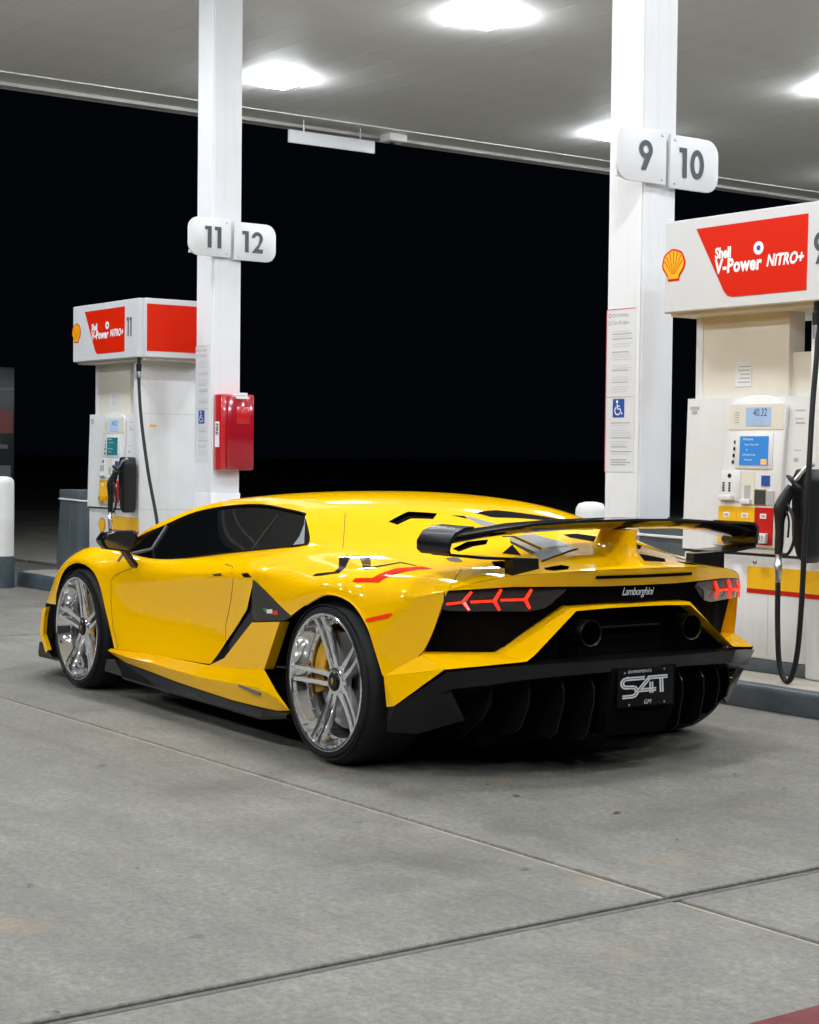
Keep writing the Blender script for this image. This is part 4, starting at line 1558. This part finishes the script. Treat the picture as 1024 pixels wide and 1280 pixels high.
BL0 = [(2.20, .97, .215), (1.69, .985, .192), (1.17, .992, .171), (.580, .992, .163), (.318, .99, .183)]
BL1 = [(2.055, 1.010, .140), (1.60, 1.020, .138), (1.10, 1.024, .135), (.545, 1.024, .130), (.335, 1.015, .164)]
vs = BL0 + BL1 + [(x, y - .004, z - .012) for x, y, z in BL1] + [(x, .80, z - .03) for x, y, z in BL1]
fs = [(r * 5 + i, r * 5 + i + 1, (r + 1) * 5 + i + 1, (r + 1) * 5 + i) for r in range(3) for i in range(4)]
for s in (1, -1):
    raw([Vector(v) if s > 0 else Vector((v[0], -v[1], v[2])) for v in vs], fs, 'sill_splitter', 'carbon', CAR)
    prism('sill_winglet', [(2.30, 1.0 * s, .142), (2.275, 1.0 * s, .208), (2.178, 1.0 * s, .217), (2.052, 1.0 * s, .139)], (0, -.014 * s, 0), 'carbon', CAR)
    # small raised badge
    prism('sill_badge', [(.760, 1.024 * s, .253), (.560, 1.026 * s, .240), (.560, 1.026 * s, .228), (.575, 1.026 * s, .228), (.760, 1.024 * s, .243)], (0, -.01 * s, 0), 'trim_grey', CAR)

# nose, front bumper ------------------------------------------------------
N0 = [Vector(p) for p in SECT[0]]
N1 = [p + Vector((-.01 - .03 * (i > 5), 0, -.10 if i < 7 else -.04)) for i, p in enumerate(N0)]
N2 = [Vector((p.x - .06, p.y * .99, .16)) for p in N0]
vs = N0 + N1 + N2
fs = [(i, i + 9, i + 10, i + 1) for i in range(8)]
whole('nose', vs, fs, 'yellow_paint')
whole('front_intake', vs, [(i + 9, i + 18, i + 19, i + 10) for i in range(8)], 'matt_black')
sp = [Vector((p.x + .06, p.y * 1.01, .125)) for p in N0] + [Vector((2.98, .93, .125))]
sp = sp + [Vector((v.x, v.y, .108)) for v in sp]
sp += [Vector((2.98, 0, .125)), Vector((2.98, 0, .108))]
fs = [(i, i + 1, i + 11, i + 10) for i in range(9)] + [tuple(range(10)) + (20,), tuple(range(10, 20)) + (21,)]
whole('front_splitter', sp, fs, 'carbon', smooth=False)
for s in (1, -1):
    prism('front_canard', [(3.235, .978 * s, .392), (3.165, .978 * s, .415), (3.195, .978 * s, .36), (3.215, .978 * s, .255), (3.135, .978 * s, .17), (3.175, .978 * s, .15), (3.262, .978 * s, .255)], (0, -.022 * s, 0), 'yellow_paint', CAR)
    prism('front_flap', [(3.30, .965 * s, .20), (3.09, .965 * s, .128), (3.32, .965 * s, .13)], (0, -.05 * s, 0), 'carbon', CAR)
    raw([(3.20, .945 * s, .43), (3.05, .95 * s, .30), (3.05, .95 * s, .15), (3.25, .93 * s, .15)], [(0, 1, 2, 3)], 'front_corner_duct', 'matt_black', CAR)
    # headlamp, swept back over the nose corner
    vs, fs = skin_patch([(3.60, .60), (3.36, .70), (3.30, .80), (3.42, .80), (3.55, .70)], 2, 0.002, LEFT)
    raw(vs if s > 0 else mirror_pts(vs), fs if s > 0 else [f[::-1] for f in fs], 'headlamp', 'lens_clear', CAR, smooth=True, recalc=False)

# floor pan and inner liners ------------------------------------------------
bm = bmesh.new()
add_box(bm, .42, 2.20, -.93, .93, .115, .30)
add_box(bm, -.52, .419, -.60, .60, .12, .62)
add_box(bm, 2.201, 3.30, -.60, .60, .12, .60)
done(bm, 'floor_pan', 'matt_black', CAR)
for s in (1, -1):
    for x0, z0, R, pts in ((-.03, .35, .385, 12), (2.69, .33, .375, 12)):
        bm = bmesh.new()
        rows = []
        for i in range(pts + 1):
            a = math.pi * (-.10 + 1.20 * i / pts)
            rows.append([bm.verts.new((x0 + R * math.cos(a), y * s, z0 + R * math.sin(a))) for y in (.55, .90)])
        for a, b in zip(rows, rows[1:]):
            bm.faces.new((a[0], a[1], b[1], b[0]))
        done(bm, 'wheel_liner', 'matt_black', CAR, smooth=True)

# ------------------------------------------------------------------ tail
LIP = [(-.835, 0, .787), (-.825, .20, .787), (-.785, .38, .789), (-.720, .58, .790), (-.650, .745, .780), (-.590, .805, .774)]
RID = [Vector(SECT[18][i]) for i in range(6)]
n6 = 6
vs = RID + [Vector(p) for p in LIP]
whole('tail_lip', vs, [(i, i + 1, i + 7, i + 6) for i in range(5)], 'yellow_paint')
# narrow slot in the lip
sl = []
for y in (-.285, -.14, 0, .14, .25):
    t = abs(y)
    x = -.8555 + .035 * (t / .22) ** 2 * .35
    sl.append((x - .002, y, .832))
    sl.append((x + .001, y, .818))
raw(sl, [(2 * i, 2 * i + 1, 2 * i + 3, 2 * i + 2) for i in range(4)], 'lip_slot', 'matt_black', CAR)
# dark rear panel between lip and blade
BU = [(-.500, .870, .512), (-.60, .735, .514), (-.690, .603, .516), (-.700, .562, .537), (-.745, .439, .626), (-.780, .327, .700), (-.800, .16, .707), (-.805, 0, .708)]
BLo = [(-.640, .853, .465), (-.73, .705, .482), (-.800, .569, .497), (-.805, .534, .519), (-.803, .425, .604), (-.797, .314, .688), (-.815, .16, .695), (-.822, 0, .697)]
RP0 = [(-.520, .775, .765), (-.60, .765, .775), (-.665, .60, .785), (-.690, .555, .785), (-.735, .43, .785), (-.765, .33, .784), (-.795, .16, .782), (-.805, 0, .782)]
RP1 = [(x + .05 * min(1, y * 3), y, z + .01) for x, y, z in BU]
RP1[0] = (-.450, .818, .518)
both('quarter_flange', [Vector(p) for p in ((-.588, .806, .774), (-.561, .827, .69), (-.50, .87, .512), (-.445, .815, .514), (-.507, .775, .69), (-.53, .755, .774))], [(0, 1, 4, 5), (1, 2, 3, 4)], 'yellow_paint', QUARTERS, smooth=False)
vs = [Vector(p) for p in RP0 + RP1]
whole('rear_panel', vs, [(i, i + 1, i + 9, i + 8) for i in range(7)], 'matt_black', smooth=False)
# yellow blade framing the exhausts
IN = [(x + .07, y, z + .004) for x, y, z in BU]
IN2 = [(x + .07, y, z - .004) for x, y, z in BLo]
vs = [Vector(p) for p in IN + BU + BLo + IN2]
fs = [(r * 8 + i, r * 8 + i + 1, (r + 1) * 8 + i + 1, (r + 1) * 8 + i) for r in range(3) for i in range(7)]
whole('rear_blade', vs, fs, 'yellow_paint', smooth=False)
KC = [(-.373, .968, .417), (-.502, .870, .510), (-.640, .853, .466), (-.437, .958, .301), (-.385, .959, .290)]
both('bumper_corner', [Vector(p) for p in KC] + [Vector((-.36, .90, .34))], [(0, 1, 2), (0, 2, 3), (0, 3, 4)], 'yellow_paint', smooth=False)
# recess behind the exhausts
raw([(-.722, .545, .50), (-.722, .32, .69), (-.722, -.32, .69), (-.722, -.545, .50), (-.722, -.545, .42), (-.722, .545, .42)], [(0, 1, 2, 3, 4, 5)], 'exhaust_recess', 'matt_black', CAR)
bm = bmesh.new()
for i in range(-9, 10):
    for j in range(4):
        y, z = i * .058 + (j % 2) * .029, .52 + j * .048
        if abs(y) > .50 - (z - .5) * 1.15:
            continue
        ri = [bm.verts.new((-.728, y + .027 * math.cos(k * math.pi / 3 + .52), z + .027 * math.sin(k * math.pi / 3 + .52))) for k in range(6)]
        rj = [bm.verts.new((-.728, y + .021 * math.cos(k * math.pi / 3 + .52), z + .021 * math.sin(k * math.pi / 3 + .52))) for k in range(6)]
        for k in range(6):
            bm.faces.new((ri[k], ri[(k + 1) % 6], rj[(k + 1) % 6], rj[k]))
tag(done(bm, 'exhaust_mesh', 'matt_black', CAR), kind='stuff')
prism('exhaust_crossbar', [(-.775, .17, .617), (-.775, -.17, .617), (-.775, -.17, .609), (-.775, .17, .609)], (.03, 0, 0), 'gloss_black', CAR)
for s in (1, -1):
    ex = lathe('exhaust_pipe', [(.050, .0), (.054, -.07), (.056, -.112), (.054, -.116), (.049, -.112), (.047, -.02), (.002, -.015)], 'x', 'exhaust_dark', CAR, 28, (-.735, .276 * s, .600))
    lathe('pipe_bore', [(.046, 0), (.001, .0)], 'x', 'matt_black', ex, 20, (-.768, .276 * s, .600))
# diffuser: a carbon beam, a deep dark channel below it, upright fins and the plate holder
T = [(-.880, 0, .489), (-.868, .25, .487), (-.810, .575, .482), (-.73, .71, .470), (-.648, .853, .452)]
T1 = [(-.868, 0, .440), (-.856, .25, .438), (-.798, .56, .425), (-.715, .70, .400), (-.640, .815, .385)]
T2 = [(-.800, 0, .425), (-.790, .25, .420), (-.740, .54, .405), (-.66, .68, .380), (-.60, .79, .365)]
T3 = [(-.52, 0, .330), (-.52, .25, .330), (-.52, .50, .320), (-.50, .64, .310), (-.50, .75, .300)]
F_ = [(-.40, 0, .13), (-.40, .27, .13), (-.40, .46, .14), (-.40, .60, .15), (-.40, .70, .16)]
IU = [(-.735, 0, .492), (-.735, .25, .490), (-.735, .575, .484), (-.66, .71, .472), (-.60, .85, .455)]
grid = lambda n: [(r * 5 + i, r * 5 + i + 1, (r + 1) * 5 + i + 1, (r + 1) * 5 + i) for r in range(n) for i in range(4)]
DIF = whole('diffuser', [Vector(p) for p in IU + T + T1 + T2], grid(3), 'carbon', smooth=False)
whole('diffuser_channel', [Vector(p) for p in T2 + T3 + F_], grid(2), 'matt_black', DIF, smooth=False)
CO = [(-.648, .853, .452), (-.439, .956, .298), (-.385, .957, .287), (-.353, .937, .182), (-.47, .86, .185), (-.640, .815, .385), (-.590, .715, .246), (-.585, .85, .36), (-.60, .79, .365)]
both('diffuser_corner', [Vector(p) for p in CO], [(0, 1, 7), (1, 3, 4), (1, 2, 3), (1, 4, 7), (0, 7, 5), (7, 4, 6), (7, 6, 8), (5, 7, 8)], 'carbon', smooth=False)
for y, x0, zb, lean in ((.235, -.835, .150, .01), (.375, -.815, .165, .015), (.510, -.765, .195, .02), (.640, -.690, .225, .03)):
    for s in (1, -1):
        pts = [(x0 + .030, y, .415), (x0 + .004, y + lean * .3, .375), (x0, y + lean * .5, .320), (x0 + .035, y + lean, zb + .03), (x0 + .075, y + lean, zb), (-.45, y, .135), (-.50, y, .33)]
        prism('diffuser_fin', [(a, b * s, c) for a, b, c in pts], (0, .009 * s, 0), 'carbon_dark', DIF)
prism('plate_holder', [(-.866, .175, .452), (-.866, -.175, .452), (-.846, -.19, .275), (-.815, -.16, .165), (-.815, .16, .165), (-.846, .19, .275)], (.09, 0, 0), 'matt_black', DIF, .004)

# tail lamps ---------------------------------------------------------------
LX = [(0, -.835), (.2, -.825), (.35, -.79), (.38, -.785), (.52, -.735), (.58, -.715), (.715, -.665), (.745, -.645), (.80, -.59), (.86, -.56)]


def lamp_x(y):
    y = abs(y)
    for (a, xa), (b, xb) in zip(LX, LX[1:]):
        if a <= y <= b:
            return xa + (xb - xa) * (y - a) / (b - a)
    return LX[-1][1]


for s in (1, -1):
    st = [(.818, .770, .700), (.80, .772, .691), (.745, .778, .691), (.66, .785, .691), (.58, .788, .690), (.50, .787, .688), (.44, .787, .700), (.40, .786, .725), (.36, .782, .765)]
    vs = []
    for y, zt, zb in st:
        for k in range(4):
            t = k / 3
            vs.append(Vector((lamp_x(y) + .004 - .006 * math.sin(math.pi * t) + .012 * t, y * s, zt + (zb - zt) * t)))
    fs = [(i * 4 + k, i * 4 + k + 1, i * 4 + k + 5, i * 4 + k + 4) for i in range(len(st) - 1) for k in range(3)]
    lamp = raw(vs, fs if s < 0 else [f[::-1] for f in fs], 'tail_lamp', 'lens_dark', CAR, smooth=True, angle=50)
    tag(lamp, 'dark tail lamp glowing with three red arrow shapes')

    def bar(p, q, w0, w1, m='tail_red'):
        P, Q = Vector((lamp_x(p[0]) - .009, p[0] * s, p[1])), Vector((lamp_x(q[0]) - .009, q[0] * s, q[1]))
        d = Vector((0, Q.y - P.y, Q.z - P.z)).normalized()
        nn = Vector((0, -d.z, d.y))
        prism('light_bar', [P + nn * w0, Q + nn * w1, Q - nn * w1, P - nn * w0], (.006, 0, 0), m, lamp)
    for a, c, u, d in (((.812, .719), (.762, .729), (.738, .771), (.745, .697)),
                       ((.740, .730), (.652, .734), (.626, .780), (.632, .696)),
                       ((.627, .737), (.530, .738), (.505, .779), (.512, .702))):
        bar(a, c, .005, .005)
        bar(c, u, .0075, .005)
        bar(c, d, .0075, .005)

# name in script across the dark panel, number plate -------------------------
text('script', 'Lamborghini', .046, (-.838, .108, .748), (0, -1, -.02), (0, 0, 1), 'plate_white', CAR, shear=.45, sx=.80, space=.92)
PL = box('number_plate', -.874, -.868, -.152, .152, .289, .445, 'plate_black', CAR, .002)
text('frame_text', 'EXPERIMENTS', .0165, (-.8765, .100, .4285), (0, -1, 0), (0, 0, 1), 'plate_white', PL, sx=1.25)
text('frame_text', 'GM', .026, (-.8765, .014, .298), (0, -1, 0), (0, 0, 1), 'plate_white', PL, shear=.3)
for y, z in ((.118, .431), (-.098, .437), (.092, .298), (-.10, .300)):
    lathe('screw', [(.005, 0), (.005, -.002)], 'x', 'steel', PL, 8, (-.8755, y, z))


def offset_line(pts, d):
    out = []
    n = len(pts)
    for i, p in enumerate(pts):
        a = pts[max(0, i - 1)]
        b = pts[min(n - 1, i + 1)]
        d1 = (p[0] - a[0], p[1] - a[1]) if i else (b[0] - p[0], b[1] - p[1])
        d2 = (b[0] - p[0], b[1] - p[1]) if i < n - 1 else d1
        l1, l2 = math.hypot(*d1), math.hypot(*d2)
        n1, n2 = (-d1[1] / l1, d1[0] / l1), (-d2[1] / l2, d2[0] / l2)
        m = (n1[0] + n2[0], n1[1] + n2[1])
        k = d / max(.3, (m[0] * n1[0] + m[1] * n1[1]))
        out.append((p[0] + m[0] * k, p[1] + m[1] * k))
    return out


def arc(cx, cy, r, a0, a1, k=5):
    return [(cx + r * math.cos(RAD(a0 + (a1 - a0) * i / k)), cy + r * math.sin(RAD(a0 + (a1 - a0) * i / k))) for i in range(k + 1)]


# striped characters, drawn in plate units (width 10, height 5)
CHARS = [[(4.9, 4.35)] + [(1.1, 4.35)] + arc(1.1, 3.45, .9, 90, 270) + [(2.3, 2.55)] + arc(2.3, 1.55, 1.0, 90, -90)[1:] + [(.3, .55)],
         [(5.9, 4.35), (3.7, 1.75), (7.3, 1.75)], [(6.25, 3.4), (6.35, 1.0)], [(5.5, 4.35), (9.7, 4.35)], [(8.35, 4.0), (8.5, 1.0)]]
for ch in CHARS:
    for d in (-.24, .24):
        L0, L1 = offset_line(ch, d - .165), offset_line(ch, d + .165)
        vs = []
        for (a, b), (c, e) in zip(L0, L1):
            for u, v in ((a, b), (c, e)):
                vs.append((-.8768, .137 - u * .0262, .322 + v * .0192))
        raw(vs, [(2 * i, 2 * i + 1, 2 * i + 3, 2 * i + 2) for i in range(len(L0) - 1)], 'plate_character', 'plate_white', PL, recalc=False)

# ------------------------------------------------------------------ rear wing
WST = [(0, -.800, 1.060), (.30, -.782, 1.055), (.50, -.745, 1.043), (.68, -.705, 1.019), (.79, -.672, .999), (.835, -.655, .990)]
sec = [(0, 0), (.10, .004), (.20, -.004), (.262, -.028), (.268, -.038), (.20, -.047), (.10, -.046), (.03, -.030), (-.002, -.010)]
vs = []
for y, x, z in WST:
    k = 1 - .10 * y
    vs += [Vector((x + a * k, y, z + b * k)) for a, b in sec]
ns = len(sec)
fs = [(i * ns + j, i * ns + (j + 1) % ns, (i + 1) * ns + (j + 1) % ns, (i + 1) * ns + j) for i in range(len(WST) - 1) for j in range(ns)]
WING = whole('rear_wing', vs, fs, 'carbon_gloss', angle=30)
tag(WING, 'tall black carbon wing with curved end plates')
for s in (1, -1):
    # end plate: curls over from the wing and down
    pr = [(.755, 1.034), (.80, 1.030), (.838, 1.008), (.855, .970), (.856, .935), (.845, .918)]
    pi = [(.755, 1.022), (.795, 1.017), (.826, .998), (.840, .965), (.842, .938), (.835, .925)]
    xf = [-.470, -.462, -.448, -.434, -.436, -.452]
    xr = [-.690, -.690, -.676, -.660, -.652, -.648]
    vs = []
    for i in range(6):
        vs += [(xf[i], pr[i][0] * s, pr[i][1]), (xr[i], pr[i][0] * s, pr[i][1]), (xr[i], pi[i][0] * s, pi[i][1]), (xf[i], pi[i][0] * s, pi[i][1])]
    fs = [(4 * i + j, 4 * i + (j + 1) % 4, 4 * i + 4 + (j + 1) % 4, 4 * i + 4 + j) for i in range(5) for j in range(4)] + [(0, 1, 2, 3), (20, 23, 22, 21)]
    raw(vs, fs, 'end_plate', 'carbon', WING, smooth=True, angle=35)
    # lower arm and foot
    arm = [(.575, .906), (.70, .912), (.838, .926)]
    vs = []
    for y, z in arm:
        vs += [(-.52, y * s, z), (-.66 - (.838 - y) * .12, y * s, z), (-.66 - (.838 - y) * .12, y * s, z - .012), (-.52, y * s, z - .012)]
    fs = [(4 * i + j, 4 * i + (j + 1) % 4, 4 * i + 4 + (j + 1) % 4, 4 * i + 4 + j) for i in range(2) for j in range(4)] + [(0, 1, 2, 3), (8, 11, 10, 9)]
    raw(vs, fs, 'wing_arm', 'carbon', WING)
    raw([(-.695, .425 * s, .830), (-.722, .582 * s, .825), (-.662, .578 * s, .835), (-.645, .425 * s, .842),
         (-.690, .428 * s, .899), (-.719, .584 * s, .906), (-.662, .580 * s, .906), (-.645, .428 * s, .899)],
        [(0, 1, 5, 4), (1, 2, 6, 5), (2, 3, 7, 6), (3, 0, 4, 7), (4, 5, 6, 7), (0, 3, 2, 1)], 'wing_foot', 'carbon', WING)
# central body-coloured pylon
pv, pf = [], []
lev = [(.862, -.440, -.830, .115), (.885, -.475, -.812, .070), (.915, -.510, -.792, .046), (.960, -.560, -.782, .038), (1.012, -.590, -.786, .036)]
for z, xf_, xr_, w in lev:
    zc = z
    for k in range(10):
        a = 2 * math.pi * k / 10
        xm, hl = (xf_ + xr_) / 2, (xf_ - xr_) / 2
        cx_ = math.copysign(abs(math.cos(a)) ** .6, math.cos(a))
        sy_ = math.copysign(abs(math.sin(a)) ** .6, math.sin(a))
        pv.append((xm + hl * cx_, w * sy_, zc + (.06 * max(0, cx_) if z < .9 else 0)))
for i in range(len(lev) - 1):
    for k in range(10):
        pf.append((i * 10 + k, i * 10 + (k + 1) % 10, i * 10 + 10 + (k + 1) % 10, i * 10 + 10 + k))
raw(pv, pf, 'wing_pylon', 'yellow_paint', CAR, smooth=True, angle=60)

# ------------------------------------------------------------------ door mirrors
for s in (1, -1):
    ol = [(1.136, .856), (1.108, .893), (1.041, .902), (.943, .903), (.922, .860), (.978, .790), (1.107, .808), (1.128, .832)]
    bm = bmesh.new()
    yc, zc = 1.03, .852
    lay = [(2.045, .90), (2.05, 1.0), (2.10, 1.0), (2.15, .85), (2.185, .5)]
    rows = [[bm.verts.new((x, (yc + (y - yc) * k) * s, zc + (z - zc) * k)) for y, z in ol] for x, k in lay]
    for a, b in zip(rows, rows[1:]):
        for i in range(8):
            bm.faces.new((a[i], a[(i + 1) % 8], b[(i + 1) % 8], b[i]))
    bm.faces.new(rows[0])
    bm.faces.new(rows[-1][::-1])
    mr = done(bm, 'door_mirror', 'gloss_black', CAR, smooth=True, angle=40)
    flat('mirror_glass', [(2.0435, (yc + (y - yc) * .84) * s, zc + (z - zc) * .84) for y, z in ol], 'mirror_glass', mr)
    bm = bmesh.new()
    rows = []
    for (y, z, wy, x0, x1) in ((.995, .815, .018, 2.06, 2.12), (.950, .752, .018, 2.06, 2.12), (.905, .700, .020, 2.06, 2.13)):
        rows.append([bm.verts.new(p) for p in ((x0, (y + wy) * s, z), (x1, (y + wy) * s, z), (x1, (y - wy) * s, z - .012), (x0, (y - wy) * s, z - .012))])
    for a, b in zip(rows, rows[1:]):
        for i in range(4):
            bm.faces.new((a[i], a[(i + 1) % 4], b[(i + 1) % 4], b[i]))
    done(bm, 'mirror_stalk', 'gloss_black', mr)


# ------------------------------------------------------------------ wheels
def wheel(x, R, rim, half, yout, rec, phase, s):
    """one wheel; y of the rim face = yout; rec = how far the hub sits inside the face"""
    w = bpy.data.objects.new('wheel', None)
    COL.objects.link(w)
    w.parent = CAR
    w.location = (x, yout * s, R)
    if s < 0:
        w.rotation_euler = (0, 0, math.pi)
    # axis y, outside = +y
    d = 2 * half
    prof = [(rim - .012, -.012), (rim + .004, .002), (rim + .020, .0), (R - .028, -.014), (R - .010, -.030), (R - .002, -.055), (R, -.085),
            (R, -d + .085), (R - .002, -d + .055), (R - .012, -d + .03), (rim + .01, -d), (rim - .012, -d)]
    ty = lathe('tyre', prof, 'y', 'tyre', w, 72, cap=False)
    # raised sidewall rings
    lathe('sidewall_ring', [(rim + .030, -.004), (rim + .031, .0008), (rim + .035, .0008), (rim + .036, -.006)], 'y', 'tyre', ty, 64, cap=False)
    rimob = lathe('rim', [(rim - .002, .0), (rim + .001, .004), (rim - .004, .006), (rim - .012, .003), (rim - .016, -.010), (rim - .022, -.040),
                          (rim - .034, -.060), (rim - .036, -.068), (rim - .050, -.072), (rim - .054, -.10), (rim - .056, -d * .9), (rim - .03, -d * .98), (rim - .012, -d * .98)],
                  'y', 'chrome', w, 72, angle=30, cap=False)
    # lip bolts
    bm = bmesh.new()
    for k in range(30):
        a = 2 * math.pi * k / 30
        c = Vector(((rim - .043) * math.cos(a), -.068, (rim - .043) * math.sin(a)))
        add_tube(bm, [c, c + Vector((0, .006, 0))], .0045, 6)
    tag(done(bm, 'rim_bolts', 'chrome', rimob), kind='stuff')
    # five forked spokes
    for k in range(5):
        a0 = RAD(phase + 72 * k)
        bm = bmesh.new()
        for side in (-1, 1):
            stn = [(.036, .016, -rec - .010, .015, .022), (.080, .0215, -rec - .008, .0125, .022), (.15, .0235, -rec * .72 - .012, .0108, .020), (rim - .070, .0250, -rec * .40 - .012, .0100, .018), (rim - .018, .0260, -.014, .0100, .014)]
            rows = []
            for r, off, dep, hw, th in stn:
                cx, cz = math.cos(a0), math.sin(a0)
                tx, tz = -math.sin(a0), math.cos(a0)
                o_ = off * side
                ctr = Vector((r * cx + o_ * tx, dep, r * cz + o_ * tz))
                tv = Vector((tx, 0, tz))
                yv = Vector((0, 1, 0))
                rows.append([bm.verts.new(p) for p in (ctr + tv * hw * .80 + yv * th * .5, ctr + tv * hw + yv * th * .1, ctr + tv * hw - yv * th, ctr - tv * hw - yv * th, ctr - tv * hw + yv * th * .1, ctr - tv * hw * .80 + yv * th * .5)])
            for a, b in zip(rows, rows[1:]):
                for i in range(6):
                    bm.faces.new((a[i], a[(i + 1) % 6], b[(i + 1) % 6], b[i]))
            bm.faces.new(rows[0])
            bm.faces.new(rows[-1][::-1])
        done(bm, 'spoke', 'chrome', rimob, smooth=True, angle=38)
    lathe('hub', [(.072, -rec - .035), (.070, -rec - .010), (.058, -rec + .004), (.048, -rec + .006)], 'y', 'chrome', rimob, 40)
    lathe('centre_cap', [(.042, -rec), (.042, -rec + .010), (.034, -rec + .016), (.001, -rec + .017)], 'y', 'gloss_black', rimob, 24)
    prism('cap_emblem', [(-.010, -rec + .0175, .014), (.010, -rec + .0175, .014), (.010, -rec + .0175, .0), (.0, -rec + .0175, -.015), (-.010, -rec + .0175, .0)], (0, .001, 0), 'gold', rimob)
    # brake
    dsc = lathe('brake_disc', [(rim * .70, -.125), (rim * .70, -.105), (.06, -.105), (.06, -.125)], 'y', 'disc_metal', w, 48, closed=True)
    bm = bmesh.new()
    rows = []
    for i in range(9):
        a = RAD(-20 + 85 * i / 8) if x < 1 else RAD(155 + 85 * i / 8)
        if s < 0:
            a = math.pi - a
        row = []
        for r, y in ((rim * .50, -.080), (rim * .78, -.080), (rim * .78, -.16), (rim * .50, -.16)):
            row.append(bm.verts.new((r * math.cos(a), y, r * math.sin(a))))
        rows.append(row)
    for a, b in zip(rows, rows[1:]):
        for i in range(4):
            bm.faces.new((a[i], a[(i + 1) % 4], b[(i + 1) % 4], b[i]))
    bm.faces.new(rows[0])
    bm.faces.new(rows[-1][::-1])
    bmesh.ops.bevel(bm, geom=bm.edges[:], offset=.006, segments=1, affect='EDGES')
    done(bm, 'brake_caliper', 'caliper_yellow', w)
    lathe('wheel_back', [(rim - .06, -d * .8), (.001, -d * .8)], 'y', 'matt_black', w, 32)
    return w


for s in (1, -1):
    wheel(0.0, .352, .2934, .165, 1.019, .052, 2 if s > 0 else 178, s)
    wheel(2.70, .335, .2849, .125, .988, .040, 15 if s > 0 else 165, s)
